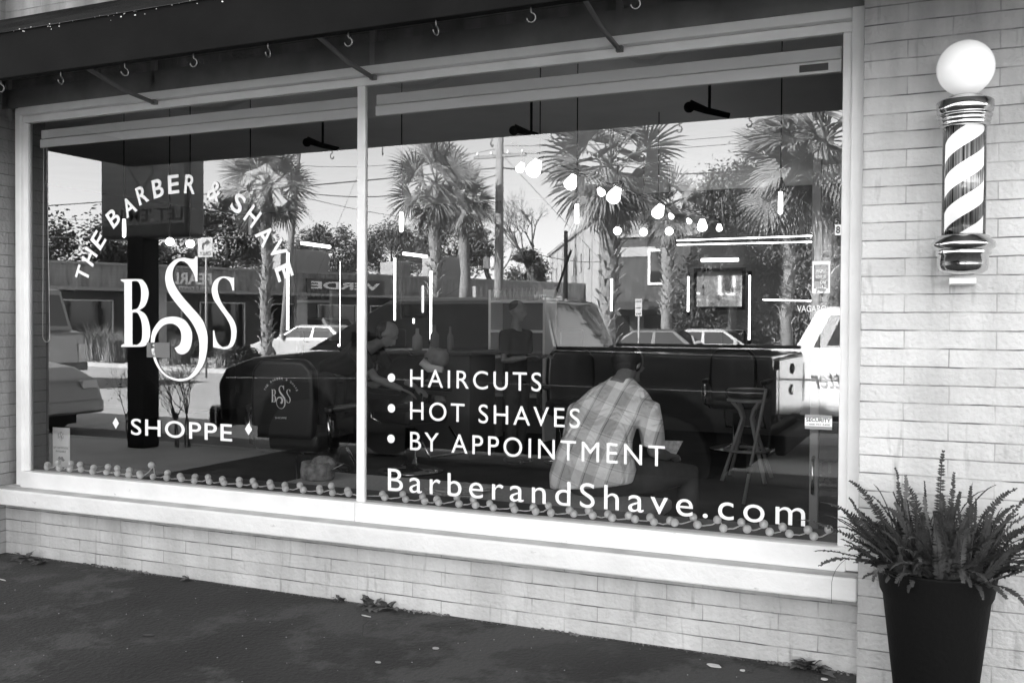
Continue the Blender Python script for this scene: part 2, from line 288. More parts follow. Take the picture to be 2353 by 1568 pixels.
# ---- lettering on the panes
def line(parent, s, xl, yt, yb, xr, name='lettering', bold=.0, spacing=1.3):
    a = D(xl, yt, LY); c = D(xl, yb, LY); e = D(xr, yb, LY); mb = MB()
    text_on(mb, s, (c.x, LY, c.z), X1, Z1, e.x-c.x, a.z-c.z, bold=bold, spacing=spacing); return mb.build(name, K['vinyl'], parent, fix=False)
def MB_disc(c, r):
    b = MB(); b.add([(c.x+r*math.cos(2*PI*k/28), LY, c.z+r*math.sin(2*PI*k/28)) for k in range(28)], [tuple(range(28))]); return b
line(pr, 'HAIRCUTS', 942, 847, 888, 1243, bold=0, spacing=1.25)
line(pr, 'HOT SHAVES', 942, 921, 963, 1332, bold=0, spacing=1.25)
line(pr, 'BY APPOINTMENT', 942, 990, 1033, 1527, bold=0, spacing=1.25)
line(pr, 'BarberandShave.com', 891, 1074, 1126, 1850, spacing=1.3)
for x, y in ((899, 867), (899, 937), (898, 1007)):
    c = D(x, y, LY); MB_disc(c, .0205).build('bullet_dot', K['vinyl'], pr, fix=False)
line(pl, 'SHOPPE', 301, 960, 998, 533, bold=.008, spacing=1.12)
for x, y in ((266, 971), (571, 985)):
    c = D(x, y, LY); MB().quad((c.x, LY, c.z-.032), (c.x+.024, LY, c.z), (c.x, LY, c.z+.032), (c.x-.024, LY, c.z)).build('diamond', K['vinyl'], pl, fix=False)
arc = [('T', 520, 1195), ('H', 563, 1090), ('E', 618, 985), ('B', 712, 845), ('A', 810, 775), ('R', 893, 700), ('B', 992, 660), ('E', 1090, 635), ('R', 1195, 635),
       ('&', 1350, 678), ('S', 1497, 755), ('H', 1587, 835), ('A', 1665, 955), ('V', 1745, 1045), ('E', 1785, 1185)]
def zp(x, y, ox, oy, s): return (ox+x/s)/1.0468, (oy+y/s)/1.0468
pts = [D(*zp(x, y, 0, 200, 2.6133), LY) for _, x, y in arc]
def circ(a, b_, c):
    ax, ay, bx, by, cx_, cy_ = a.x, a.z, b_.x, b_.z, c.x, c.z; d = 2*(ax*(by-cy_)+bx*(cy_-ay)+cx_*(ay-by))
    ux = ((ax*ax+ay*ay)*(by-cy_)+(bx*bx+by*by)*(cy_-ay)+(cx_*cx_+cy_*cy_)*(ay-by))/d
    uy = ((ax*ax+ay*ay)*(cx_-bx)+(bx*bx+by*by)*(ax-cx_)+(cx_*cx_+cy_*cy_)*(bx-ax))/d; return ux, uy
ux, uz = circ(pts[0], pts[7], pts[-1])
mb = MB()
for (ch, _, _), p in zip(arc, pts):
    r = Vector((p.x-ux, 0, p.z-uz)).normalized(); t = Vector((r.z, 0, -r.x)); wd = .075 if ch not in 'A&V' else .088; ht = .1
    text_on(mb, ch, Vector((p.x, LY, p.z))-t*wd/2-r*ht/2, t, r, wd, ht, bold=.02)
mb.build('arched_lettering', K['vinyl'], pl, fix=False)
Bo = [(175, 398), (370, 395), (420, 420), (455, 480), (467, 550), (455, 620), (425, 680), (370, 720), (430, 760), (465, 830), (484, 930), (478, 1010), (450, 1070), (400, 1100), (180, 1103), (180, 1090), (205, 1070), (214, 1040), (212, 460), (205, 430), (178, 412)]
B1 = [(292, 418), (335, 415), (365, 430), (385, 490), (388, 560), (380, 640), (350, 700), (292, 718)]
B2 = [(298, 745), (345, 745), (375, 790), (395, 860), (400, 960), (390, 1040), (350, 1080), (310, 1080), (298, 1060)]
S1 = [(955, 158), (980, 160), (980, 418), (957, 418), (955, 380), (935, 330), (900, 270), (860, 225), (820, 208), (780, 215), (745, 255), (722, 310), (720, 380), (740, 450), (780, 520), (840, 600), (920, 690), (1000, 780), (1050, 860), (1080, 960), (1085, 1060), (1075, 1170), (1045, 1280), (980, 1380), (900, 1440), (800, 1462), (700, 1440), (610, 1380), (545, 1290), (505, 1180), (490, 1060), (500, 960), (540, 880), (600, 815), (680, 790), (760, 790), (840, 820), (890, 880), (920, 950), (922, 1030), (905, 1110), (870, 1160), (820, 1182), (770, 1165), (738, 1115), (780, 1090), (800, 1060), (810, 1010), (805, 950), (780, 900), (740, 870), (700, 860), (640, 870), (590, 910), (550, 970), (530, 1040), (528, 1130), (545, 1220), (590, 1320), (650, 1390), (720, 1425), (800, 1437), (880, 1420), (940, 1360), (985, 1270), (998, 1160), (997, 1060), (975, 960), (920, 850), (840, 750), (740, 630), (680, 540), (650, 460), (640, 380), (655, 300), (690, 240), (750, 190), (820, 172), (880, 178), (925, 185), (950, 175)]
S2 = [(1340, 380), (1363, 378), (1363, 515), (1345, 515), (1335, 470), (1310, 415), (1262, 384), (1225, 395), (1200, 430), (1190, 490), (1200, 560), (1230, 640), (1290, 730), (1350, 810), (1380, 880), (1388, 950), (1378, 1030), (1350, 1090), (1310, 1120), (1260, 1128), (1200, 1118), (1142, 1108), (1142, 930), (1155, 930), (1165, 990), (1190, 1060), (1230, 1100), (1260, 1104), (1300, 1090), (1325, 1040), (1333, 960), (1320, 880), (1280, 800), (1210, 700), (1150, 610), (1128, 530), (1135, 460), (1160, 410), (1210, 375), (1260, 367), (1320, 375)]
MONO = [shape2d([[(x/1000., -y/1000.) for x, y in lp] for lp in loops]) for loops in ([Bo, B1, B2], [S1], [S2])]
def mono(mb, f):
    for vs, fs in MONO: mb.add([f(x*1000, -y*1000) for x, y in vs], fs)
mb = MB(); mono(mb, lambda x, y: tuple(D(*zp(x, y, 250, 580, 4.354), LY))); mb.build('monogram_lettering', K['vinyl'], pl, fix=False)
# ---- stickers on the right pane
def card_rect(name, parent, x0, y0, x1, y1, m, Y=LY):
    a = D(x0, y0, Y); c = D(x1, y1, Y); a2 = D(x0, y1, Y)
    mb = MB(); mb.quad((a.x, Y, a2.z), (c.x, Y, a2.z), (c.x, Y, a.z), (a.x, Y, a.z)); return mb.build(name, m, parent, fix=False), a.x, c.x, a2.z, a.z
o, x0, x1, z0, z1 = card_rect('security_sticker', pr, 1849, 951, 1911, 984, K['midink'])
b = MB().quad((x0, -.0055, z0+.012), (x1, -.0055, z0+.012), (x1, -.0055, z1-.012), (x0, -.0055, z1-.012)); b.build('sticker_face', K['vinyl'], o, fix=False)
b = MB(); text_on(b, 'SECURITY', (x0+.005, -.007, z0+.03), X1, Z1, x1-x0-.01, .015, bold=.02); text_on(b, '1-888-941-5400', (x0+.008, -.007, z0+.016), X1, Z1, x1-x0-.016, .007)
b.build('sticker_print', K['ink'], o, fix=False)
a = D(1866, 600, LY); c = D(1906, 677, LY); x0, x1, z0, z1 = a.x, c.x, D(1866, 673, LY).z, a.z
b = MB(); b.box(x0, x0+.006, LY, LY-.001, z0, z1); b.box(x1-.006, x1, LY, LY-.001, z0, z1); b.box(x0+.006, x1-.006, LY, LY-.001, z0, z0+.018); b.box(x0+.006, x1-.006, LY, LY-.001, z1-.014, z1)
for i, s in enumerate(('PEOPLE', 'LOVE US', 'ON')): text_on(b, s, (x0+.016 if s != 'ON' else x0+.03, LY-.001, z1-.045-i*.022), X1, Z1, x1-x0-.032 if s != 'ON' else .02, .012, bold=.02)
text_on(b, 'yelp', (x0+.014, LY-.001, z1-.125), X1, Z1, x1-x0-.028, .03, bold=.02)
b.build('review_sticker', K['vinyl'], pr, fix=False)
a = D(1831, 702, LY); c = D(1898, 716, LY); b = MB(); text_on(b, 'VAGARO', (a.x, LY, c.z), X1, Z1, c.x-a.x, .026); b.build('booking_sticker', K['vinyl'], pr, fix=False)
o, x0, x1, z0, z1 = card_rect('number_plate', pr, 1918, 516, 1932, 540, K['vinyl']); b = MB(); text_on(b, '8', (x0+.004, -.0055, z0+.006), X1, Z1, x1-x0-.008, z1-z0-.012, bold=.03); b.build('digit', K['ink'], o, fix=False)
o, x0, x1, z0, z1 = card_rect('paper_notice', pl, 337, 786, 390, 820, K['cape'])
# ---- roller shades behind the panes
def shade(x0, x1, label):
    s = empty('roller_shade', ((x0+x1)/2, .08, 2.42), label, 'window shade', 'rolled-up shades at the top of the display window'); s_i = Matrix.Translation(-s.location)
    MB().box(x0, x1, .05, .10, 2.405, 2.455).xf(s_i).build('shade_cloth', K['shade'], s, bevel=.004)
    MB().box(x0, x1, .042, .06, 2.352, 2.4).xf(s_i).build('bottom_bar', K['shadebar'], s, bevel=.003)
    if x0 < -1:
        pts = [(x0+.012, .06, 2.36)]+[(x0+.012+.028*math.sin(q)*math.sin(q/2+.3), .06, 2.36-(1.0*q/PI)) for q in [PI*i/12 for i in range(1, 13)]]
        pts = [(x0+.01-.012*(i/14.), .06, 2.36-1.1*i/14) for i in range(15)]+[(x0+.03+.028*math.cos(PI+q), .06, 1.26-.03*math.sin(q)) for q in (.6, 1.2, 1.9, 2.6)]+[(x0+.055-.02*(i/14.), .06, 1.26+1.1*i/14) for i in range(15)]
        MB().tube(pts, .0022, 5).xf(s_i).build('pull_chain', K['cord'], s)
    else:
        MB().box(x1-.16, x1-.05, .038, .041, 2.362, 2.39).xf(s_i).build('maker_label', K['ink'], s)
shade(XL+.03, -.04, 'rolled-up white shade with a hanging pull chain at the top of the left pane')
shade(.045, XR-.01, 'rolled-up white shade with a small dark tab at the top of the right pane')
# ------------------------------------------------------------------ awning
AY, AZ, AX = -1.0, 2.405, -2.52
aw = empty('awning', (0, -.5, AZ), 'dark sloping awning with a plain fascia board and steel hooks along its lower edge', 'awning'); ai = Matrix.Translation((0, .5, -AZ))
MB().box(AX, 6.6, AY-.02, AY+.02, AZ, AZ+.2).xf(ai).build('fascia_board', K['fascia'], aw, bevel=.004)
MB().box(AX, AX+.04, AY+.02, -.272, AZ, AZ+.2).xf(ai).build('end_board', K['fascia'], aw, bevel=.004)
def slope(y): return AZ+.2+(AY-.02-y)*-.5
b = MB(); n = 46
for i in range(n):
    xa = AX-.03+(6.7-AX)*i/n; xb = AX-.03+(6.7-AX)*(i+1)/n; dz = .012*math.sin(i*1.7)+.01*math.sin(i*.6); dz2 = .012*math.sin((i+1)*1.7)+.01*math.sin((i+1)*.6)
    b.quad((xa, AY-.03, slope(AY-.03)), (xb, AY-.03, slope(AY-.03)), (xb, -.5, slope(-.5)+dz2), (xa, -.5, slope(-.5)+dz)); b.quad((xa, -.5, slope(-.5)+dz), (xb, -.5, slope(-.5)+dz2), (xb, -.135, slope(-.135)), (xa, -.135, slope(-.135)))
b.xf(ai).build('awning_cover', K['shingle'], aw)
b = MB(); b.quad((AX+.04, AY+.02, AZ+.17), (6.6, AY+.02, AZ+.17), (6.6, -.02, AZ+.62), (AX+.04, -.02, AZ+.62)); b.quad((AX+.04, AY+.02, AZ+.17), (AX+.04, -.02, AZ+.17), (AX+.04, -.02, AZ+.62), (AX+.04, -.02, AZ+.63)); b.xf(ai).build('soffit', K['soffit'], aw)
for x in (-2.38, -1.28, .08, 1.3, 3.3):
    b = MB(); b.box(x-.014, x+.014, -.045, -.021, AZ+.1, AZ+.5); b.tube([(x, -.045, AZ+.11), (x, -.25, AZ+.13), (x, -.5, AZ+.19), (x, -.75, AZ+.3)], .011, 6)
    b.xf(ai).build('bracket', K['brackets'], aw)
for i, x in enumerate([-2.3+i*.36 for i in range(13)]):
    a = random.uniform(0, PI); c = Vector((x, AY, AZ)); u = Vector((math.cos(a), math.sin(a), 0))
    p = [c+Vector((0, 0, .01)), c-Vector((0, 0, .02))]+[c-Vector((0, 0, .036))+u*.015*math.sin(q)+Vector((0, 0, .016*math.cos(q))) for q in [.2+i_*.5 for i_ in range(10)]]
    MB().tube(p, .0028, 6).xf(ai).build('hook', K['steel'], aw)
b = MB()
for i in range(70):
    x = random.choice((random.gauss(-.9, .12), random.gauss(-.45, .1), random.gauss(.05, .1), random.gauss(1.2, .5), random.uniform(-2.4, 6))); z = AZ+.2-abs(random.gauss(0, .012)); r = random.uniform(.001, .004)
    if x < AX+.02: continue
    n_ = 6; b.add([(x+r*random.uniform(.5, 1.6)*math.cos(2*PI*k/n_), AY-.0235, z+r*random.uniform(.5, 1)*math.sin(2*PI*k/n_)) for k in range(n_)], [tuple(range(n_))])
b.xf(ai).build('chipped_paint', K['chip'], aw, fix=False)['kind'] = 'stuff'
# ------------------------------------------------------------------ ground
def struct(name, mb, m, **k): return tag(mb.build(name, m, None, **k), kind='structure')
b = MB(); b.box(-3.76, 30, -4.3, -.0, -.5, 0); struct('dark_pavement', b, K['asphalt'])
b = MB(); b.box(-60, -3.765, -4.3, 0, -.5, -.003); struct('concrete_pavement', b, K['concrete'])
b = MB(); b.box(-60, -3.765, -4.42, -4.303, -.5, .005); struct('kerb', b, K['concrete'], bevel=.01); b = MB(); b.box(-3.76, 30, -4.42, -4.303, -.5, .004); struct('kerb', b, K['asphalt'], bevel=.01)
b = MB(); b.quad((-150, -4.42, SZ), (120, -4.42, SZ), (120, -200, SZ), (-150, -200, SZ)); struct('road', b, K['road']); b = MB(); b.quad((-30, -4.43, SZ+.004), (30, -4.43, SZ+.004), (30, -6.9, SZ+.004), (-30, -6.9, SZ+.004)); struct('parking_lane', b, K['lane'])
b = MB(); b.quad((-600, -200, SZ-.05), (600, -200, SZ-.05), (600, -900, SZ), (-600, -900, SZ)); b.quad((-600, 300, SZ-.4), (-150, 300, SZ-.4), (-150, -200, SZ-.05), (-600, -200, SZ-.05)); b.quad((120, 300, SZ-.4), (600, 300, SZ-.4), (600, -200, SZ-.05), (120, -200, SZ-.05)); b.quad((-150, -4.3, SZ-.4), (120, -4.3, SZ-.4), (120, 300, SZ-.4), (-150, 300, SZ-.4)); struct('ground', b, K['mulch'])
# planting strip across the street, running slightly away from the shop
def strip(x0, y0, x1, y1, w, z0, z1):
    d = Vector((x1-x0, y1-y0, 0)).normalized(); n_ = Vector((d.y, -d.x, 0)); n_ = n_ if n_.y < 0 else -n_
    a, c = Vector((x0, y0, 0)), Vector((x1, y1, 0)); q = [a, c, c+n_*w, a+n_*w]
    b = MB(); b.add([(p.x, p.y, z0) for p in q]+[(p.x, p.y, z1) for p in q], [(4, 5, 6, 7), (0, 1, 5, 4), (1, 2, 6, 5), (2, 3, 7, 6), (3, 0, 4, 7)]); return b
struct('planting_strip_kerb', strip(-38, -25, 12, -13.6, .2, SZ, SZ+.14), K['concrete'])
struct('planting_strip', strip(-38, -25.2, 12, -13.8, 7, SZ-.05, SZ+.12), K['mulch'])
for i, (ya, yb) in enumerate(((11.2, 11.32), (11.5, 11.62))):
    b = MB(); b.quad((-80, -ya, SZ+.004), (60, -ya+3, SZ+.004), (60, -yb+3, SZ+.004), (-80, -yb, SZ+.004)); struct('road_line', b, K['line'])
# ------------------------------------------------------------------ barber pole
def zz(y): return D(2217, y/2.24/1.0468, -.29).z
bp_ = empty('barber_pole', (2.628, -.29, zz(1260)), 'chrome barber pole with spiral white stripes and a round opal lamp on the brick pier', 'barber pole')
o0 = bp_.location.z
def zl(y): return zz(y)-o0
pc = (0, 0, 0)
MB().ball((0, 0, (zl(223)+zl(512))/2), .093, .093, (zl(223)-zl(512))/2+.002, 40, 24).build('globe_lamp', K['globe'], bp_)
MB().lathe([(.05, zl(518)), (.056, zl(524)), (.056, zl(535)), (.082, zl(541)), (.091, zl(552)), (.092, zl(590)), (.09, zl(606)), (.084, zl(612)), (.084, zl(622)), (.088, zl(626)), (.086, zl(636)), (.079, zl(640)), (.084, zl(650)), (.082, zl(658)), (.077, zl(662)), (.081, zl(672)), (.078, zl(682)), (.068, zl(690))], pc, 48).build('top_collar', K['chrome'], bp_)
cylm = bpy.data.materials.new('spiral_stripes'); cylm.use_nodes = True; nt = cylm.node_tree; N, L = nt.nodes, nt.links
tc = N.new('ShaderNodeTexCoord'); sp = N.new('ShaderNodeSeparateXYZ'); L.new(tc.outputs['Object'], sp.inputs[0])
at2 = N.new('ShaderNodeMath'); at2.operation = 'ARCTAN2'; L.new(sp.outputs['Y'], at2.inputs[0]); L.new(sp.outputs['X'], at2.inputs[1])
m1 = N.new('ShaderNodeMath'); m1.operation = 'MULTIPLY'; m1.inputs[1].default_value = -1/PI; L.new(at2.outputs[0], m1.inputs[0])
m2 = N.new('ShaderNodeMath'); m2.operation = 'MULTIPLY_ADD'; m2.inputs[1].default_value = 1/.119; L.new(sp.outputs['Z'], m2.inputs[0]); L.new(m1.outputs[0], m2.inputs[2])
m3 = N.new('ShaderNodeMath'); m3.operation = 'FRACT'; L.new(m2.outputs[0], m3.inputs[0])
m4 = N.new('ShaderNodeMath'); m4.operation = 'LESS_THAN'; m4.inputs[1].default_value = .56; L.new(m3.outputs[0], m4.inputs[0])
wv = N.new('ShaderNodeTexNoise'); wv.noise_dimensions = '1D'; wv.inputs['Scale'].default_value = 7; wv.inputs['Detail'].default_value = 2; L.new(at2.outputs[0], wv.inputs['W'])  # upright streaks imitate reflections in the dark stripes
cr = N.new('ShaderNodeValToRGB'); cr.color_ramp.elements[0].position = .42; cr.color_ramp.elements[1].position = .58; cr.color_ramp.elements[0].color = (.03, .03, .03, 1); cr.color_ramp.elements[1].color = (.5, .5, .5, 1); L.new(wv.outputs['Fac'], cr.inputs[0])
mx = N.new('ShaderNodeMixRGB'); L.new(m4.outputs[0], mx.inputs[0]); L.new(cr.outputs[0], mx.inputs[1]); mx.inputs[2].default_value = (.92, .92, .92, 1)
pb = N['Principled BSDF']; L.new(mx.outputs[0], pb.inputs['Base Color']); pb.inputs['Roughness'].default_value = .25
em = N.new('ShaderNodeMath'); em.operation = 'MULTIPLY'; em.inputs[1].default_value = .12; L.new(m4.outputs[0], em.inputs[0]); L.new(em.outputs[0], pb.inputs['Emission Strength']); pb.inputs['Emission Color'].default_value = (1, 1, 1, 1)
MB().lathe([(.061, zl(1268)), (.061, zl(684))], pc, 48).build('striped_cylinder', cylm, bp_)
MB().lathe([(.07, zl(1264)), (.07, zl(688))], pc, 48).build('glass_sleeve', K['clear'], bp_)
MB().lathe([(.064, zl(1262)), (.082, zl(1272)), (.086, zl(1285)), (.1, zl(1303)), (.103, zl(1318)), (.101, zl(1333)), (.09, zl(1345)), (.086, zl(1352)), (.089, zl(1362)), (.088, zl(1372)), (.081, zl(1380)), (.082, zl(1425)), (.078, zl(1455)), (.062, zl(1472)), (.03, zl(1480)), (.0001, zl(1482))], pc, 48).build('bottom_cap', K['chrome'], bp_)
MB().box(-.042, .042, -.01, .158, zl(1528), zl(1495)).build('wall_bracket', K['trim'], bp_, bevel=.002)
MB().box(-.02, .02, .07, .158, zl(600), zl(560)).build('wall_bracket', K['chrome'], bp_)
# ------------------------------------------------------------------ potted fern
PX, PY, PZ = 2.557, -.37, .525
pt = empty('potted_fern', (PX, PY, 0), 'bushy sword fern in a tall tapered dark planter under the barber pole', 'potted plant')
prof = [(.0001, 0), (.118, 0), (.124, .01), (.172, PZ-.105), (.182, PZ-.085), (.193, PZ-.008), (.196, PZ), (.185, PZ), (.175, PZ-.05), (.0001, PZ-.05)]
MB().lathe(prof, (0, 0, 0), 56).build('planter', K['pot'], pt)
MB().lathe([(.0001, PZ-.035), (.176, PZ-.04)], (0, 0, 0), 32).build('soil', K['soil'], pt)
def frond(a, lean, length, curl, w, r0=.1, end=-1):
    mb = MB(); rr = r0*math.sqrt(random.random()); p = Vector((rr*math.cos(a), rr*math.sin(a), PZ-.045)); pts = [p.copy()]; n = 42; th = lean; az = a+random.uniform(-.5, .5); rl = random.uniform(-1.2, 1.2)
    for i in range(n):
        p = p+Vector((math.sin(th)*math.cos(az), math.sin(th)*math.sin(az), math.cos(th)))*length/n; u = i/n
        th += curl/n*(.5+u)+(.12 if u > .86 else 0)*end*-1*random.random(); az += random.uniform(-.06, .06); pts.append(p.copy())
    mb.tube(pts[::3], [.0018]*(len(pts[::3])-1)+[.0006], 4)
    for i in range(3, n+1):
        t = (pts[i]-pts[i-1]).normalized(); s0 = Vector((-math.sin(az+rl), math.cos(az+rl), 0)); sd = (s0-t*s0.dot(t)).normalized()
        u = i/n; ln = w*min(1, (u-.03)*5)*(1-u**3*.7)
        for s in (-1, 1):
            if random.random() < .07: continue
            dv = (sd*s+t*.25+Vector((random.uniform(-.2, .2), random.uniform(-.2, .2), random.uniform(-.35, .25)))).normalized(); q = pts[i]; hw = .0034
            mb.add([q-t*hw, q+dv*ln*.45-t*hw*1.3, q+dv*ln, q+dv*ln*.45+t*hw*1.3, q+t*hw], [(0, 1, 2, 3, 4)])
    return mb
for i in range(96):
    a = i*2.39996
    if i < 54: mb = frond(a, random.uniform(-.15, .6), random.uniform(.2, .38), random.uniform(-.3, 1.5), random.uniform(.016, .027), .15)
    elif i < 78: mb = frond(a, random.uniform(.45, 1.0), random.uniform(.22, .38), random.uniform(.2, 1.9), random.uniform(.018, .028), .13)
    else: mb = frond(random.choice((PI+random.uniform(-.7, .5), random.uniform(-.9, .4))), random.uniform(.6, 1.15), random.uniform(.3, .44), random.uniform(-.1, 1.2), .02, .12)
    mb.build('frond', K['fern2'] if i % 9 == 4 else K['fern'], pt, fix=False)
mb = MB()
for i in range(150):
    q = frond(i*2.39996+.3, random.uniform(-.2, 1.0), random.uniform(.14, .30), random.uniform(-.3, 2.0), random.uniform(.014, .022), .165); n0 = len(mb.v); mb.v += q.v; mb.f += [tuple(k+n0 for k in f) for f in q.f]; mb.sm += q.sm
mb.build('small_fronds', K['fern'], pt, fix=False)['kind'] = 'stuff'
for a, le, ln, cu in ((1.5, .02, .43, .05), (PI-.1, .95, .44, .5), (.1, .75, .42, -.25), (.2, .95, .42, 1.4)): frond(a, le, ln, cu, .024).build('frond', K['fern'], pt, fix=False)
for a, le, ln, cu in ((2.9, .2, .3, .8), (PI, .7, .4, 3)):
    mb = MB(); p = Vector((.1*math.cos(a), .12*math.sin(a), PZ-.03)); pts = [p]; th = le; az = a
    for i in range(16): p = p+Vector((math.sin(th)*math.cos(az), math.sin(th)*math.sin(az), math.cos(th)))*ln/16; pts.append(p); th += min(cu/16, .5 if th < 3 else 0); az += random.uniform(-.12, .12)
    mb.tube(pts, .0008, 4).build('runner', K['fern'], pt)
# ------------------------------------------------------------------ string of globe lights along the sill
gl = empty('globe_light_string', (0, .06, Z0), 'string of small frosted globe bulbs on a twisted white cord along the inner sill', 'string lights')
pts = []; x = -2.2; i = 0
while x < 2.17:
    if abs(x) > .045:
        up = random.uniform(.001, .007) if i % 2 else random.uniform(.008, .032); y = -.022 if i % 2 else random.uniform(-.005, .012)
        if random.random() < .05: up = .06
        p = Vector((x, y, .0175+up)); pts.append(p+Vector((.01, .006, -.004)))
        if i == 0: ball0 = MB().ball((0, 0, 0), .0178, n=18, m=12).build('globe_bulb', K['bulbg'], gl); ball0.location = p
        else: c = ball0.copy(); col.objects.link(c); c.parent = gl; c.location = p; c.scale = (random.uniform(.95, 1.05),)*3
    i += 1; x += random.uniform(.022, .036) if i % 2 else random.uniform(.046, .085)
cp = []
for i in range(len(pts)-1):
    for k in range(5):
        t = k/5; q = pts[i].lerp(pts[i+1], t); cp.append(q+Vector((0, 0, -.008*math.sin(PI*t)+.0015*math.sin(k*2.5+i))))
MB().tube(cp, .0032, 5).build('cord', K['cord'], gl)
# ------------------------------------------------------------------ weeds and litter
def gnd(x, y, z=0.):
    d = fwd*FD+rgt*(x-CX)-upv*(y-CY); return CP+d*((z-CP.z)/d.z)
def weed(x, y, n, sz, label):
    o = MB(); c = gnd(x, y, 0)
    for k in range(n):
        a = random.uniform(PI, 2*PI) if random.random() < .75 else random.uniform(0, 2*PI); ln = sz*1.4*random.uniform(.6, 1.2); el = random.uniform(.3, 1.2); u = Vector((math.cos(a)*math.cos(el), math.sin(a)*math.cos(el), math.sin(el))); s = Vector((-math.sin(a), math.cos(a), 0))
        b0 = Vector((random.uniform(-.035, .035)*sz*12, random.uniform(-.01, .01), 0)); seg = 6; vs = []; 
        for i in range(seg+1):
            t = i/seg; w = ln*.22*math.sin(PI*min(1, t*1.05+.05))*(1.25 if i % 2 else .7); p = b0+u*ln*t+Vector((0, 0, -ln*.45*t*t)); p.z = max(p.z, .002); vs += [p-s*w, p+s*w]
        o.add(vs, [(2*i, 2*i+1, 2*i+3, 2*i+2) for i in range(seg)])
    w = o.build('weed', K['weed'], None, fix=False); w.location = (c.x, min(c.y, -.045), 0.001); return tag(w, label, 'weed', 'weeds growing along the foot of the wall')
weed(55, 1283, 22, .07, 'broad clump of weeds in the corner by the left brick return')
weed(95, 1292, 18, .06, 'low leafy weed just right of the corner clump at the left')
weed(440, 1328, 7, .045, 'small single weed sprouting under the left pane')
weed(788, 1378, 14, .04, 'tuft of thin weeds left of the big leafy weed below the window post')
weed(850, 1392, 18, .075, 'big leafy weed at the wall foot below the right of the window post')
weed(890, 1397, 10, .06, 'ragged weed just right of the big leafy weed')
weed(1862, 1532, 20, .075, 'dark leafy weed on the pavement beside the brick pier')
b = MB()
for i in range(900):
    x = random.uniform(-2.4, 2.28); y = -.035-abs(random.gauss(0, .012)); r = random.uniform(.002, .007)*(1.5 if math.sin(x*7)+math.sin(x*3.1) > .6 else .6)
    b.ball((x, y, r*.4), r, r*.8, r*.7, 5, 3)
tag(b.build('wall_foot_debris', K['mulch'], None, fix=False), 'thin line of dark dirt and leaf crumbs along the foot of the wall', 'debris', kind='stuff')
def scrap(x, y, w, d, label, m, name='litter'):
    c = gnd(x, y, .004); n = 11; b = MB(); a = [(w*random.uniform(.75, 1.1)*math.cos(2*PI*k/n), d*random.uniform(.75, 1.1)*math.sin(2*PI*k/n)) for k in range(n)]
    b.prism(a, 0, .003, 'xy'); o = b.build(name, m, None); o.location = c; o.rotation_euler = (0, 0, random.uniform(-.4, .4)); return tag(o, label, 'litter')
scrap(1640, 1528, .03, .018, 'flat pale oval scrap on the pavement near the right', K['litter'])
scrap(1706, 1539, .011, .01, 'small crumpled pale scrap beside the oval one', K['litter'])
scrap(1722, 1541, .01, .006, 'small dark crumb touching the crumpled scrap', K['ink'])
scrap(1893, 1559, .013, .012, 'white crumb on the pavement by the brick pier', K['litter'])
scrap(841, 1414, .03, .004, 'thin pale stick on the pavement below the leafy weed', K['litter'])
scrap(6, 1331, .03, .004, 'thin pale stick on the pavement at the far left', K['litter'])
scrap(868, 1520, .014, .01, 'faint round gum spot on the pavement at the centre', K['concrete'], 'gum_spot')
scrap(340, 1458, .03, .012, 'dark stain patch on the pavement at the left', K['ink'], 'stain')
scrap(1000, 1488, .016, .012, 'pale grey gum spot on the pavement right of the leafy weed', K['concrete'], 'gum_spot')
b = MB()
for i in range(420):
    x, y = random.uniform(-3.6, 3.2), random.uniform(-2.6, -.1); r = random.uniform(.0012, .0035); b.ball((x, y, r*.3), r, r, r*.7, 5, 3)
tag(b.build('pavement_grit', K['stone'], None, fix=False), 'pale grit scattered over the dark pavement', 'grit', kind='stuff')
b = MB(); random.seed(77)
for (x, y, a, n) in ((-1.9, -.5, -1.2, 16), (.2, -.25, -1.6, 14), (1.5, -.4, -2.3, 12), (-.9, -1.5, .2, 14)):
    w = .0035; pv = None
    for i in range(n):
        c = Vector((x, y, .0012)); s_ = Vector((-math.sin(a), math.cos(a), 0))*w*random.uniform(.5, 1.3)
        if pv: b.quad(pv[0], c-s_, c+s_, pv[1])
        pv = (c-s_, c+s_); a += random.uniform(-.5, .5); x += .07*math.cos(a); y += .07*math.sin(a)
tag(b.build('pavement_crack', K['soil'], None, fix=False), kind='structure')
# ------------------------------------------------------------------ inside the shop
bn = empty('window_bench', (.15, .75, 0), 'low window bench with a grey cushion just inside the glass', 'bench')
MB().box(-1.05, 1.1, -.28, .28, .30, .36).build('bench_seat', K['darkwood'], bn, bevel=.01)
for x in (-1.0, 1.0): MB().box(x-.03, x+.03, -.26, .26, 0, .299).build('leg', K['darkwood'], bn)
MB().box(-1.07, 1.12, -.3, .3, .361, .43).build('cushion', K['cushion'], bn, bevel=.025, seg=4)
hb = MB(); hb.lathe([(.095, 0), (.105, .01), (.108, .05), (.1, .10), (.09, .105), (.06, .09), (.0001, .085)], (0, 0, 0), 28, sy=.75)
h_ = empty('fur_hat', (-.78, .74, .432), 'shaggy grey fur hat lying on the bench cushion', 'hat'); hb.build('crown', K['basket'], h_)
MB().ball((.03, .02, .09), .085, .05, .05, 16, 8).build('brim_flap', K['basket'], h_)
MB().tube([(.1, 0, .06), (.14, -.01, .08), (.19, -.01, .105)], .004, 5).build('strap', K['basket'], h_)
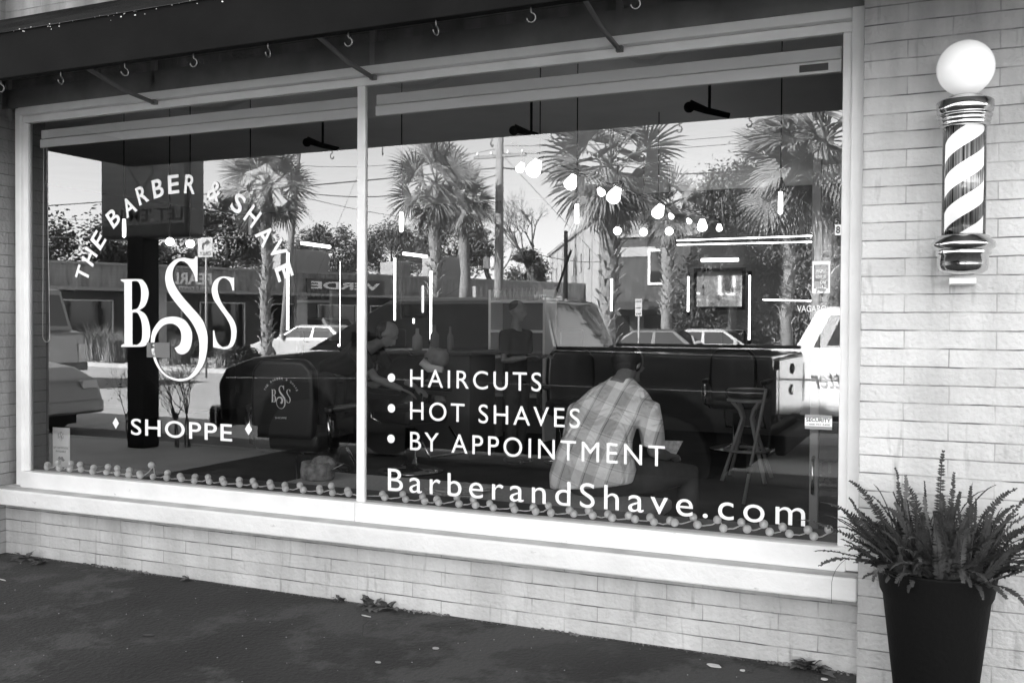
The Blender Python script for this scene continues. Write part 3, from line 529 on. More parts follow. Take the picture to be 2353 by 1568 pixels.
for i in range(4):
    m_ = MB().prism([(-.15, -.1), (.14, -.11), (.15, .1), (-.14, .11)], 0, .006, 'xy').build('magazine', K['paper'], None); m_.location = (.13+.02*i, .66+.012*i, .433+.0075*i); m_.rotation_euler.z = .3+.35*i
    tag(m_, 'magazine in the small pile on the bench cushion, %s' % ('lowest of the pile', 'second from the bottom', 'third from the bottom', 'topmost of the pile')[i], 'magazine', 'magazines piled on the bench')
a = D(118, 980, .18); c = D(163, 1083, .18); gc = empty('gift_card_stand', ((a.x+c.x)/2, .18, .487), 'upright white card with a black moustache at the left end of the inner sill', 'sign')
cw = (c.x-a.x)/2*.86; chh = a.z-.487; MB().box(-cw, cw, 0, .004, 0, chh).build('card', K['vinyl'], gc)
b = MB(); text_on(b, 'GIFT CERTIFICATES', (-cw*.9, -.003, chh*.46), X1, Z1, cw*1.8, .012, bold=.02); text_on(b, 'AVAILABLE', (-cw*.6, -.003, chh*.37), X1, Z1, cw*1.2, .012, bold=.02)
vs, fs = shape2d([[(-1, -.1), (-.75, -.02), (-.5, .35), (-.2, .42), (0, .25), (.2, .42), (.5, .35), (.75, -.02), (1, -.1), (.7, -.35), (.3, -.3), (0, -.05), (-.3, -.3), (-.7, -.35)]]); b.add([(x*cw*.5, -.003, chh*.2+z*cw*.5) for x, z in vs], fs)
mono(b, lambda x, y: (-cw*.35+(x-175)/1213*cw*.7, -.003, chh*.9-(y-158)/1300*cw*.8)); b.build('print', K['midink'], gc, fix=False)
MB().box(-2.3, -2.0, .16, .3, .4815, .4865).build('sill_board', K['darkwood'], shop)
# pendants: cage lamps on black cords
def pendant(dx, dy0, dy1, label, lit=True, Y=1.2):
    a, c = D(dx, dy0, Y), D(dx, dy1, Y); p = empty('cage_pendant', (a.x, Y, c.z), label, 'pendant lamp', 'cage pendants hanging in a row behind the window'); h = a.z-c.z
    MB().tube([(0, 0, h+.07), (0, 0, 3.05-c.z)], .0035, 6).build('cord', K['black'], p); MB().lathe([(.0001, h+.075), (.014, h+.07), (.02, h+.04), (.022, h), (.0001, h)], pc, 16).build('socket', K['black'], p)
    MB().lathe([(.0001, -.002), (.011, .006), (.012, h*.5), (.01, h-.002), (.0001, h)], pc, 14).build('bulb', K['bulb'] if lit else K['bulbg'], p)
    b = MB()
    for k in range(6):
        q = PI*k/3; b.tube([(.02*math.cos(q), .02*math.sin(q), h), (.026*math.cos(q), .026*math.sin(q), h*.5), (.018*math.cos(q), .018*math.sin(q), -.02)], .0012, 4)
    b.build('cage', K['black'], p)
pendant(285, 503, 545, 'cage pendant lamp hanging in front of the marquee sign, leftmost of the row')
pendant(575, 497, 540, 'unlit cage pendant on a black cord among the fronds of the left palm', False)
pendant(922, 487, 533, 'lit cage pendant just right of the window post')
pendant(1325, 468, 514, 'lit cage pendant near the middle of the right pane')
pendant(1793, 440, 492, 'lit cage pendant nearest the right window edge')
# clustered bulbs on a rail
rail = [D(1178, 330, 1.5), D(1240, 368, 1.9), D(1400, 425, 2.8), D(1512, 465, 3.6), D(1650, 505, 4.6)]
rl = empty('bulb_rail', rail[2], 'dark branching rail of bare bright bulbs running back into the shop', 'ceiling lamp'); ri = Matrix.Translation(-rail[2])
MB().tube(rail, .014, 6).xf(ri).build('rail', K['black'], rl); 
for i in (1, 3): MB().tube([rail[i], (rail[i].x, rail[i].y, 3.05)], .004, 5).xf(ri).build('cord', K['black'], rl)
def rail_at(t):
    k = min(3, int(t*4)); return rail[k].lerp(rail[k+1], t*4-k)
def rbulb(dx, dy, Y, px, tilt=.5):
    p = D(dx, dy, Y); s = (p-CP).length*px*1.25/FD/2; rot = Matrix.Rotation(tilt, 3, 'Y'); b = MB()
    b.lathe([(.0001, -1.2), (.5, -1.1), (.82, -.75), (.9, -.35), (.72, .25), (.5, .75), (.42, 1.0), (.0001, 1.02)], (0, 0, 0), 18); m4 = Matrix.Translation(p) @ rot.to_4x4() @ Matrix.Scale(s, 4)
    b.xf(ri @ m4).build('bulb', K['bulb'], rl); MB().lathe([(.0001, 1.03), (.5, 1.04), (.55, 1.3), (.45, 1.9), (.0001, 1.95)], (0, 0, 0), 12).xf(ri @ m4).build('socket', K['black'], rl); e = p+rot @ Vector((0, 0, s*1.9)); t = min(range(41), key=lambda k: (rail_at(k/40)-e).length); MB().tube([e, rail_at(t/40)], .006, 5).xf(ri).build('arm', K['black'], rl)
for v in ((1228, 385, 1.6, 30), (1196, 384, 1.55, 17), (1313, 417, 2.2, 26), (1380, 440, 2.7, 15, -.6), (1412, 447, 2.8, 28), (1513, 484, 3.5, 24), (1541, 496, 3.8, 10, -.6), (1582, 507, 4.2, 10, -.6), (1613, 516, 4.5, 20, 0), (1652, 522, 4.7, 12, 0)): rbulb(*v)  # smaller bulbs are added to imitate ghost reflections of the main ones
gp = [(390, 555), (437, 560), (1418, 530), (1478, 533), (1537, 531)]
for (x, y), lb in zip(gp, ('lit globe lamp below the marquee sign, left of its pair', 'lit globe lamp below the marquee sign, right of its pair', 'lit globe lamp at the back right, left of three', 'lit globe lamp at the back right, middle of three', 'lit globe lamp at the back right, right of three')):
    Y = 5.5; p = D(x, y, Y)
    if p.x < -3.1: Y = 1.1; p = D(x, y, Y)
    r = (p-CP).length*9/FD; t = empty('globe_pendant', p, lb, 'pendant lamp', 'round lamps at the back of the shop'); MB().ball(pc, r, n=16, m=10).build('globe', K['bulb'], t); MB().tube([(0, 0, r), (0, 0, 3.05-p.z)], .004, 5).build('cord', K['black'], t)
for x, y, Y, lb in ((705, 330, 2.6, 'black spot lamp on the ceiling left of the window post'), (1180, 303, 2.6, 'black spot lamp on the ceiling right of the window post'), (1583, 250, 2.2, 'black spot lamp on the ceiling above the right palm')):
    p = D(x, y, Y); t = empty('ceiling_spot', (p.x, p.y, 3.05), lb, 'ceiling lamp', 'black spot lamps under the ceiling'); dz = p.z-3.05
    MB().tube([(0, 0, dz+.03), (.1, .05, dz-.01), (.24, .1, dz-.045)], [.03, .022, .018], 10).build('arm', K['black'], t); MB().ball((0, 0, dz+.01), .036, n=14, m=8).build('head', K['black'], t); MB().tube([(.12, .05, dz), (.12, .05, 0)], .01, 6).build('stem', K['black'], t)
def station(pts_, label, top=True):       # mirror with lit tubes: list of (dx, top, bottom, Y); top tube
    a, c = [(D(x, t, Y), D(x, b_, Y)) for x, t, b_, Y in pts_]; s = empty('barber_mirror', ((a[1].x+c[1].x)/2, (a[1].y+c[1].y)/2, min(a[1].z, c[1].z)), label, 'mirror', 'lit mirrors along the shop walls'); si = Matrix.Translation(-s.location)
    for q in (a, c):
        MB().tube([q[0], (q[0].x, q[0].y, q[1].z)], .011, 10).xf(si).build('side_tube', K['tube'], s); zt_, zb_ = q[0].z, q[1].z
        b = MB(); b.tube([(q[0].x, q[0].y, zt_+.001), (q[0].x, q[0].y, zt_+.05)], .024, 10); b.xf(si).build('end_cap', K['black'], s); b = MB(); b.tube([(q[0].x, q[0].y, zb_-.05), (q[0].x, q[0].y, zb_-.001)], .024, 10); b.xf(si).build('end_cap', K['black'], s)
    z0 = max(a[1].z, c[1].z)+.02; z1 = min(a[0].z, c[0].z)+.1; pa, pb = Vector((a[1].x, a[1].y+.03, 0)), Vector((c[1].x, c[1].y+.03, 0)); d = (pb-pa).normalized(); n_ = Vector((d.y, -d.x, 0)); w = (pb-pa).length; m = (pa+pb)/2
    MB().obox((m.x, m.y, (z0+z1)/2), d, n_, Z1, w/2-.06, .015, (z1-z0)/2).xf(si).build('frame', K['black'], s); MB().obox(Vector((m.x, m.y, (z0+z1)/2))+n_*.018*(1 if n_.y < 0 or abs(n_.y) < .3 and n_.x > 0 else -1), d, n_, Z1, w/2-.1, .002, (z1-z0)/2-.04).xf(si).build('mirror_glass', K['mirror'], s)
    e = [m-d*w*.3, m+d*w*.3]
    if top: MB().tube([(p.x, p.y, z1+.1) for p in e], .022, 10).xf(si).build('top_tube', K['tube'], s)
    return s
station([(661, 580, 800, 3.1), (779, 600, 795, 4.2)], 'tall mirror between two lit tubes on the left wall, nearer the window', False)
station([(907, 592, 735, 5.4), (990, 622, 780, 5.9)], 'tall mirror between two lit tubes on the left wall, farther back', False)
station([(1581, 635, 715, 7.9), (1722, 632, 780, 7.9)], 'mirror framed by lit tubes on the back wall at the right')
for x0, y0, x1, y1, Y, lb in ((692, 558, 758, 567, 2.2, 'bright ceiling tube lamp left of the window post'), (926, 582, 980, 589, 3.0, 'short bright ceiling tube lamp right of the window post'), (1555, 552, 1880, 541, 7.5, 'upper of two added glowing strips standing for bright shelf edges at the back right'), (1555, 562, 1880, 555, 7.5, 'lower of two added glowing strips standing for bright shelf edges at the back right'), (951, 642, 950, 742, 6.5, 'slim upright tube lamp between the two mirror lamps'), (1405, 640, 1404, 714, 6.5, 'short upright tube lamp behind the big palm trunk'), (1752, 688, 1880, 691, 7.6, 'thin low light strip near the review sticker')):  # the two long back strips imitate light-catching edges with added glow
    a, c = D(x0, y0, Y), D(x1, y1, Y); r = .012
    if 'strip' in lb: r = .007
    tag(MB().tube([a, c], r, 8).build('tube_lamp', K['tube'], None), lb, 'tube lamp')
# shelf unit, counter and bottles
cu = empty('white_shelf_unit', (-1.95, 6.5, 0), 'pale open shelf unit with small bottles behind the standing barber', 'shelf'); 
for x in (-.36, .33): MB().box(x, x+.03, -.18, .18, 0, 1.75).build('side_panel', K['shade'], cu)
for z in (.5, .95, 1.25, 1.6): MB().box(-.329, .329, -.18, .18, z, z+.03).build('shelf', K['shade'], cu)
MB().box(-.329, .329, .16, .18, .05, 1.74).build('back_panel', K['cape'], cu)
bt = MB().lathe([(.0001, 0), (.022, 0), (.024, .01), (.024, .08), (.01, .11), (.009, .14), (.0001, .14)], pc, 10).build('bottle', K['cape'], None)
for i in range(12):
    c = bt if i == 0 else bt.copy()
    if i: col.objects.link(c)
    c.location = (-2.22+.052*i, 6.4, 1.631); tag(c, 'small bottle in the row on the top shelf behind the standing barber', 'bottle', 'bottles lined up on the top shelf')
ct = empty('counter', (-2.55, 4.9, 0), 'dark counter below the lit mirrors', 'counter'); MB().box(-.5, .9, -.35, .35, 1.03, 1.08).build('counter_top', K['darkwood'], ct, bevel=.005); MB().box(-.45, .85, -.3, .3, 0, 1.03).build('cabinet', K['wallin'], ct)
for i, (x, h, w, lb) in enumerate(((-2.35, .22, .05, 'round jar on the dark counter beside the lit mirror'), (-2.15, .26, .045, 'tall pale pump bottle on the counter, middle of three'), (-1.97, .24, .03, 'slim pointed bottle on the counter, right of three'))):
    o = MB().lathe([(.0001, 0), (w, 0), (w*1.05, .02), (w, h*.6), (w*.4, h*.75), (w*.35, h), (.0001, h)], pc, 14).build('bottle', K['cape'] if i else K['midink'], None); o.location = (x, 4.7, 1.081); tag(o, lb, 'bottle')
# stool, broom, door
st = empty('bar_stool', (1.02, 4.6, 0), 'pale bentwood bar stool with a dark round padded seat', 'stool')
MB().lathe([(.0001, .80), (.17, .795), (.185, .78), (.185, .74), (.17, .715), (.0001, .71)], pc, 32).build('seat', K['blackm'], st); MB().lathe([(.15, .71), (.18, .705), (.18, .685), (.14, .68), (.0001, .68)], pc, 32).build('seat_ring', K['wood'], st)
for k in range(4):
    q = PI/4+k*PI/2; u = Vector((math.cos(q), math.sin(q), 0)); MB().tube([u*.16+Z1*.685, u*.09+Z1*.62, u*.055+Z1*.54, u*.09+Z1*.44, u*.2+Z1*.15, u*.26+Z1*.0], .017, 8).build('leg', K['wood'], st)
MB().tube([Vector((math.cos(q)*.19, math.sin(q)*.19, .26)) for q in [2*PI*i/28 for i in range(29)]], .013, 8).build('foot_ring', K['wood'], st)
a, c = D(1757, 895, 3.2), D(1722, 1080, 3.2); bx = empty('folded_easel', (c.x, 3.2, 0), 'pale slim rod leaning beside the bar stool', 'rod'); MB().tube([(a.x-c.x, .05, a.z), (0, 0, c.z), (-.04, -.03, .03)], .012, 8).build('rod', K['wood'], bx); MB().tube([(0, 0, c.z-.02), (0, 0, c.z+.04)], .022, 8).build('rubber_grip', K['black'], bx); MB().tube([(-.04, -.03, .002), (-.035, -.026, .04)], .02, 8).build('foot', K['black'], bx)
dx_ = D(1871, 990, .75).x; dr = empty('glass_door', (dx_, .75, 0), 'inner glass door with an upright pale stile and long pull handle at the right', 'door')
MB().box(-.02, .02, -.02, .02, 0, 2.2).build('door_stile', K['midink'], dr, bevel=.003); a, c = D(1871, 1050, .72), D(1871, 1135, .72)
MB().tube([(0, -.02, a.z), (0, -.06, a.z-.01), (0, -.065, (a.z+c.z)/2), (0, -.06, c.z+.01), (0, -.02, c.z)], .008, 10).build('pull_handle', K['chrome'], dr); MB().box(.021, .5, -.003, .003, .1, 2.1).build('door_glass', K['clear'], dr)
# barber chairs
def barber_chair(x, y, rz, label, logo=False):
    t = empty('barber_chair', (x, y, 0), label, 'barber chair', 'barber chairs on the shop floor', rz)
    MB().lathe([(.0001, 0), (.3, 0), (.3, .02), (.12, .06), (.06, .08), (.05, .4), (.0001, .4)], pc, 32).build('pedestal', K['chrome'], t)
    MB().box(-.26, .26, -.25, .25, .45, .6).build('seat', K['blackm'], t, bevel=.05, seg=4)
    b = MB(); b.prism([(-.23, .55), (.23, .55), (.25, .8), (.24, 1.02), (.17, 1.1), (-.17, 1.1), (-.24, 1.02), (-.25, .8)], -.30, -.2); bk = b.build('backrest', K['blackm'], t, bevel=.035, seg=4)
    MB().box(-.13, .13, -.27, -.2, 1.12, 1.3).build('headrest', K['blackm'], t, bevel=.03, seg=3)
    for s in (-1, 1):
        am = MB().box(s*.31-.035, s*.31+.035, -.22, .2, .72, .77).build('armrest', K['blackm'], t, bevel=.02); MB().tube([(s*.31, -.2, .72), (s*.31, -.18, .5), (s*.27, -.1, .46)], .014, 8).build('arm_frame', K['chrome'], am); MB().box(s*.345-.004, s*.345+.004, -.2, .1, .56, .68).build('chrome_plate', K['chrome'], am)
    MB().tube([(-.2, .3, .42), (-.22, .5, .2), (.22, .5, .2), (.2, .3, .42)], .014, 8).build('footrest', K['chrome'], t)
    if logo:
        b = MB(); s = .15/1213; mono(b, lambda x_, y_: (-.075+(x_-175)*s, -.303, .92-(y_-158)*s)); c0 = (0, .86)
        for i, ch in enumerate('THE BARBER & SHAVE'):
            q = PI*.86-PI*.72*i/17; r = Vector((math.cos(q), 0, math.sin(q))); tt = Vector((r.z, 0, -r.x))
            if ch != ' ': text_on(b, ch, Vector((0, -.303, .83))+r*.13-tt*.006, tt, r, .012, .014)
        text_on(b, 'SHOPPE', (-.045, -.303, .69), X1, Z1, .09, .012); b.build('back_logo', K['shade'], bk, fix=False)
    return t
barber_chair(-1.62, 1.75, .12, 'black barber chair with the shop monogram on its back, nearest the window', True)
barber_chair(-1.85, 3.7, -1.9, 'black barber chair under the reclining customer'); barber_chair(-.7, 4.9, -2.6, 'black barber chair beside the standing barber'); barber_chair(.55, 6.6, 0, 'black barber chair at the back in front of the lit wall mirror')
# ------------------------------------------------------------------ people
def hand(b, w, d, up, curl=.6, s=1):     # palm + five fingers, w wrist, d direction, up = palm normal
    d, up = Vector(d).normalized(), Vector(up).normalized(); sd = d.cross(up).normalized(); b.ball(w+d*.045, .036, .014, .05, 12, 8, Matrix((sd, up, d)).transposed())
    for k, (o, ln) in enumerate(((-.026, .062), (-.009, .074), (.009, .07), (.025, .056))):
        p = w+d*.085+sd*o; q = p; a = .15; pts = [w+d*.06+sd*o, p]
        for f in (.45, .32, .23): a += curl*.6; q = q+(d*math.cos(a)-up*math.sin(a))*ln*f; pts.append(q)
        b.tube(pts, [.009, .0088, .0082, .0076, .0062], 7)
    b.tube([w+d*.02-sd*.02*s, w+d*.045-sd*.042*s-up*.008, w+d*.075-sd*.05*s-up*.02, w+d*.095-sd*.045*s-up*.028], [.011, .0105, .009, .007], 7)
def head(b, c, f, up, s=1.0):            # f facing, up; face features modelled in
    f, up = Vector(f).normalized(), Vector(up).normalized(); r = f.cross(up).normalized(); up = r.cross(f); M3 = Matrix((r, f, up)).transposed(); P = lambda x, y, z: c+M3 @ (Vector((x, y, z))*s)
    b.ball(P(0, -.01, .03), .077*s, .093*s, .088*s, 18, 12, M3); b.ball(P(0, .022, -.03), .058*s, .068*s, .075*s, 16, 10, M3); b.ball(P(0, .05, -.085), .03*s, .03*s, .022*s, 10, 8, M3)
    b.tube([P(0, .088, .015), P(0, .103, -.012), P(0, .112, -.028), P(0, .094, -.036)], [.009*s, .011*s, .014*s, .012*s], 8)
    b.tube([P(-.022, .09, -.06), P(0, .097, -.058), P(.022, .09, -.06)], .007*s, 6)
    for q in (-1, 1):
        b.ball(P(q*.03, .082, .012), .012*s, .009*s, .008*s, 8, 6, M3); b.tube([P(q*.05, .076, .03), P(q*.018, .092, .03)], .006*s, 6); b.ball(P(q*.076, -.008, -.01), .009*s, .018*s, .03*s, 8, 8, M3)
    return P, M3
def PP(x, y, Y): return D(x/1.0468, y/1.0468, Y)
pm = empty('person', (.75, 1.0, 0), 'seated person in a pale plaid shirt seen from behind, bent over a paper', 'person'); pi_ = Matrix.Translation((-.75, -1.0, 0))
rings = [((1326, 1172), (1518, 1162), .80, .13), ((1325, 1135), (1527, 1130), .80, .14), ((1338, 1092), (1518, 1092), .82, .13), ((1350, 1060), (1518, 1062), .85, .12), ((1366, 1025), (1528, 1028), .89, .12), ((1378, 990), (1548, 995), .95, .12), ((1392, 962), (1570, 968), 1.0, .11), ((1420, 935), (1555, 942), 1.05, .09), ((1458, 915), (1532, 922), 1.1, .065), ((1472, 903), (1522, 908), 1.13, .055)]
def loft(b, rg, grow=0):
    vs = []; n = 28
    for l, r, Y, ry in rg:
        a, c = PP(*l, Y+ry), PP(*r, Y+ry); m = (a+c)/2; hx = (c-a)/2
        for k in range(n):
            q = 2*PI*k/n; ca = math.cos(q); ca = math.copysign(abs(ca)**.85, ca); vs.append(m+hx*(ca*(1+grow))+Vector((0, (ry+grow*.1)*math.sin(q), 0)))
    m = len(rg); b.add(vs, [(i*n+k, i*n+(k+1) % n, (i+1)*n+(k+1) % n, (i+1)*n+k) for i in range(m-1) for k in range(n)]+[tuple(range(n-1, -1, -1)), tuple((m-1)*n+k for k in range(n))], True)
shR, elR, wrR = PP(1560, 985, 1.08), PP(1573, 1085, 1.14), PP(1606, 1096, 1.36); shL, elL, wrL = PP(1392, 990, 1.08), PP(1375, 1070, 1.28), PP(1470, 1090, 1.46)
hd = PP(1512, 878, 1.31); nk = PP(1500, 912, 1.19); hip = PP(1430, 1170, .98); hip.z = .52
knR, knL = Vector((hip.x+.42, 1.36, .50)), Vector((hip.x+.12, 1.48, .52)); ftR, ftL = Vector((knR.x+.02, 1.30, .07)), Vector((knL.x, 1.52, .07))
b = MB(); loft(b, [(l, r, Y+.015, ry-.015) for l, r, Y, ry in rings], -.1); b.tube([nk-Vector((.02, .06, .04)), nk, hd-Vector((0, .03, .03))], [.06, .055, .055], 12)
head(b, hd, (.35, .75, -.6), (.1, .6, .8))
for s_, e_, w_, sg in ((shR, elR, wrR, 1), (shL, elL, wrL, -1)):
    b.tube([s_, s_.lerp(e_, .5), e_, e_.lerp(w_, .4), w_], [.05, .045, .038, .036, .026], 12); hand(b, w_, (w_-e_).normalized()*.6+Vector((.1, .5, .1)), (0, -.3, 1), .7, sg)
for kn, ft, sg in ((knR, ftR, 1), (knL, ftL, -1)): b.tube([hip+Vector((.08*sg, 0, 0)), hip.lerp(kn, .5)+Vector((.06*sg, 0, 0)), kn, kn.lerp(ft, .4), ft], [.09, .085, .055, .05, .035], 12); b.tube([ft+Vector((0, -.03, -.03)), ft+Vector((.02, .16, -.045))], [.035, .03], 10)
b.xf(pi_).build('body', K['skin'], pm, rem=.0065)
plaid = bpy.data.materials.new('plaid_cloth'); plaid.use_nodes = True; nt = plaid.node_tree; N, L = nt.nodes, nt.links; tc = N.new('ShaderNodeTexCoord'); mp = N.new('ShaderNodeMapping'); mp.inputs['Rotation'].default_value = (0, R(-17), 0); L.new(tc.outputs['Object'], mp.inputs[0]); sp = N.new('ShaderNodeSeparateXYZ'); L.new(mp.outputs[0], sp.inputs[0])
def band(o, per, duty, ph):
    a = N.new('ShaderNodeMath'); a.operation = 'MULTIPLY_ADD'; a.inputs[1].default_value = 1/per; a.inputs[2].default_value = ph+20; L.new(sp.outputs[o], a.inputs[0]); f = N.new('ShaderNodeMath'); f.operation = 'FRACT'; L.new(a.outputs[0], f.inputs[0]); g = N.new('ShaderNodeMath'); g.operation = 'LESS_THAN'; g.inputs[1].default_value = duty; L.new(f.outputs[0], g.inputs[0]); return g
terms = [(band('X', .125, .42, 0), .24), (band('X', .125, .04, .5), -.26), (band('Z', .145, .4, 0), .2), (band('Z', .145, .03, .55), .18), (band('X', .25, .25, .3), -.07)]
acc = None
for g, k in terms:
    a = N.new('ShaderNodeMath'); a.operation = 'MULTIPLY_ADD'; a.inputs[1].default_value = k; L.new(g.outputs[0], a.inputs[0])
    if acc: L.new(acc.outputs[0], a.inputs[2])
    else: a.inputs[2].default_value = .56
    acc = a
L.new(acc.outputs[0], N['Principled BSDF'].inputs['Base Color']); N['Principled BSDF'].inputs['Roughness'].default_value = .9
fo = N.new('ShaderNodeTexNoise'); fo.inputs['Scale'].default_value = 7; fo.inputs['Distortion'].default_value = 1.5; L.new(tc.outputs['Object'], fo.inputs['Vector']); bu = N.new('ShaderNodeBump'); bu.inputs['Strength'].default_value = .5; bu.inputs['Distance'].default_value = .08; L.new(fo.outputs['Fac'], bu.inputs['Height']); L.new(bu.outputs[0], N['Principled BSDF'].inputs['Normal'])
b = MB(); loft(b, rings, .02); b.tube([shR+Vector((-.05, 0, .0)), shR, shR.lerp(elR, .4), shR.lerp(elR, .82)], [.075, .07, .07, .066], 16); b.tube([shL+Vector((.05, 0, 0)), shL, shL.lerp(elL, .8)], [.075, .07, .066], 16)
b.xf(pi_).build('shirt', plaid, pm, rem=.011)
b = MB(); hm = Matrix((Vector((.9, -.4, -.1)).normalized(), Vector((.35, .75, -.6)).normalized(), Vector((.3, .4, .8)).normalized())).transposed()
b.ball(hd+Vector((-.008, -.025, .03)), .083, .098, .092, 20, 14, hm); b.ball(hd+Vector((-.012, -.06, -.01)), .068, .055, .075, 16, 10, hm)
b.xf(pi_).build('hair', K['hair'], pm, rem=.009)
b = MB(); b.ball(hip+Vector((.0, .03, -.0)), .19, .16, .13, 16, 10)
for kn, ft, sg in ((knR, ftR, 1), (knL, ftL, -1)): b.tube([hip+Vector((.09*sg, .02, 0)), hip.lerp(kn, .5)+Vector((.05*sg, 0, .01)), kn+Vector((0, 0, .01)), kn.lerp(ft, .5), ft+Vector((0, 0, .04))], [.11, .1, .075, .066, .06], 14)
b.xf(pi_).build('trousers', K['trouser'], pm, rem=.014)
for ft in (ftR, ftL): b = MB(); b.ball(ft+Vector((0, .06, -.03)), .045, .13, .038, 16, 8); b.xf(pi_).build('shoe', K['blackm'], pm)
q = [PP(1585, 1058, 1.38), PP(1642, 1060, 1.50), PP(1622, 1098, 1.45), PP(1580, 1096, 1.36)]; b = MB(); b.add(q+[p+Vector((.0, .006, .001)) for p in q], [(0, 1, 2, 3), (7, 6, 5, 4), (0, 4, 5, 1), (1, 5, 6, 2), (2, 6, 7, 3), (3, 7, 4, 0)])
tag(b.build('newspaper', K['paper'], None), 'open printed paper held by the seated person in the plaid shirt', 'paper')
def stander(loc, face, h, label, lean=0., bald=False, armf=.3):
    k = h/1.75; t = empty('person', loc, label, 'person', None, 0); f = Vector((math.cos(face), math.sin(face), 0)); r = Vector((f.y, -f.x, 0)); up = Z1
    hipz = .92*k; hc = Vector((0, 0, hipz)); ch = hc+(Z1*math.cos(lean)+f*math.sin(lean))*.42*k; nk = ch+(Z1*math.cos(lean*1.1)+f*math.sin(lean*1.1))*.12*k; hd = nk+(Z1*math.cos(lean*.8)+f*math.sin(lean*.8))*.15*k+f*.02
    rot = Matrix((r, f, Z1)).transposed()
    bb, cl, tr, hr = MB(), MB(), MB(), MB()
    head(bb, hd, f*math.cos(lean*.7)-Z1*math.sin(lean*.7), Z1*math.cos(lean*.7)+f*math.sin(lean*.7), k); bb.tube([ch, nk, hd-Z1*.03], [.08*k, .055*k, .05*k], 12); bb.tube([hc, hc.lerp(ch, .5), ch], [.14*k, .12*k, .15*k], 14, sq=.65)
    cl.tube([hc-Z1*.08*k, hc+Z1*.05, hc.lerp(ch, .55), ch, ch.lerp(nk, .55)], [.17*k, .165*k, .17*k, .2*k, .09*k], 18, sq=.68)
    for s in (-1, 1):
        sh = ch+r*s*.19*k+Z1*.03; el = sh+(-Z1*math.cos(lean*.3)+f*(armf-.1))*.28*k+r*s*.03; wr = el+(f*.85+Z1*(.15-lean*.5)-r*s*.25).normalized()*.25*k
        bb.tube([sh, sh.lerp(el, .5), el, el.lerp(wr, .4), wr], [.05*k, .045*k, .038*k, .037*k, .026*k], 12); hand(bb, wr, (wr-el), (0, 0, 1), .5, s); cl.tube([ch+r*s*.1*k, sh, sh.lerp(el, .75)], [.1*k, .075*k, .062*k], 14)
        hp = hc+r*s*.09*k; kn = Vector((hp.x, hp.y, .48*k))+f*.02; an = Vector((hp.x, hp.y, .08*k))-f*.02; bb.tube([hp, kn, an], [.08*k, .05*k, .035*k], 10); bb.tube([an, an+f*.17*k-Z1*.045*k], [.035*k, .028*k], 8); tr.tube([hp+Z1*.02, hp.lerp(kn, .5), kn, an+Z1*.02], [.11*k, .09*k, .07*k, .062*k], 14)
        MB().ball(an+f*.06*k-Z1*.035*k, .045*k, .13*k, .04*k, 14, 8, rot).build('shoe', K['blackm'], t)
    tr.ball(hc, .17*k, .13*k, .12*k, 14, 10, rot); hr.ball(hd-f*.02*k+Z1*.045*k, .082*k, .09*k, .075*k, 18, 12, rot)
    if not bald: hr.ball(hd-f*.05*k, .07*k, .06*k, .07*k, 14, 10, rot)
    bb.build('body', K['skin'], t, rem=.008); cl.build('shirt', K['blackcloth'], t, rem=.014); tr.build('trousers', K['trouser'], t, rem=.014); hr.build('hair', K['hair'], t, rem=.01); return t
stander((-1.2, 4.6, 0), -.2, 1.6, 'standing barber in a black shirt seen in profile, looking right', 0, True, .1)
stander((-2.45, 3.3, 0), .1, 1.68, 'barber in black bending over the reclining customer', 1.0, False, .9)
cu_ = empty('person', (-1.95, 3.7, 0), 'reclining customer under a dark cape with a pale towel at the neck', 'person'); b = MB(); h0 = D(1003, 822, 3.7)-Vector((-1.95, 3.7, 0))
head(b, h0, (-.3, -.1, .95), (.9, .1, .3)); tor = [h0-Vector((.1, 0, .05)), h0-Vector((.28, 0, .13)), h0-Vector((.62, 0, .34))]; b.tube([h0]+tor, [.055, .06, .13, .13], 12)
for s in (-1, 1):
    b.tube([tor[2]+Vector((0, s*.09, 0)), tor[2]+Vector((-.42, s*.12, .06)), tor[2]+Vector((-.6, s*.12, -.32))], [.08, .055, .04], 10); a_ = tor[1]+Vector((0, s*.17, 0)); e_ = a_+Vector((-.22, s*.06, -.12)); w_ = e_+Vector((-.2, -s*.05, .0)); b.tube([a_, e_, w_], [.05, .04, .027], 10); hand(b, w_, (-1, 0, -.1), (0, 0, 1), .5, s)
b.build('body', K['skin'], cu_, rem=.008)
b = MB(); b.tube([tor[0], tor[1], tor[2], tor[2]+Vector((-.4, 0, .02)), tor[2]+Vector((-.6, 0, -.28))], [.1, .24, .26, .24, .2], 20, sq=.7); b.build('cape', K['blackcloth'], cu_, rem=.015)
MB().tube([h0+Vector((-.1, -.1, -.03)), h0+Vector((-.03, -.08, -.09)), h0+Vector((.1, -.07, -.1))], [.035, .04, .03], 10).build('towel', K['towel'], cu_); MB().ball(h0+Vector((-.06, -.0, .0)), .05, .06, .05, 12, 8).build('beard', K['hair'], cu_)
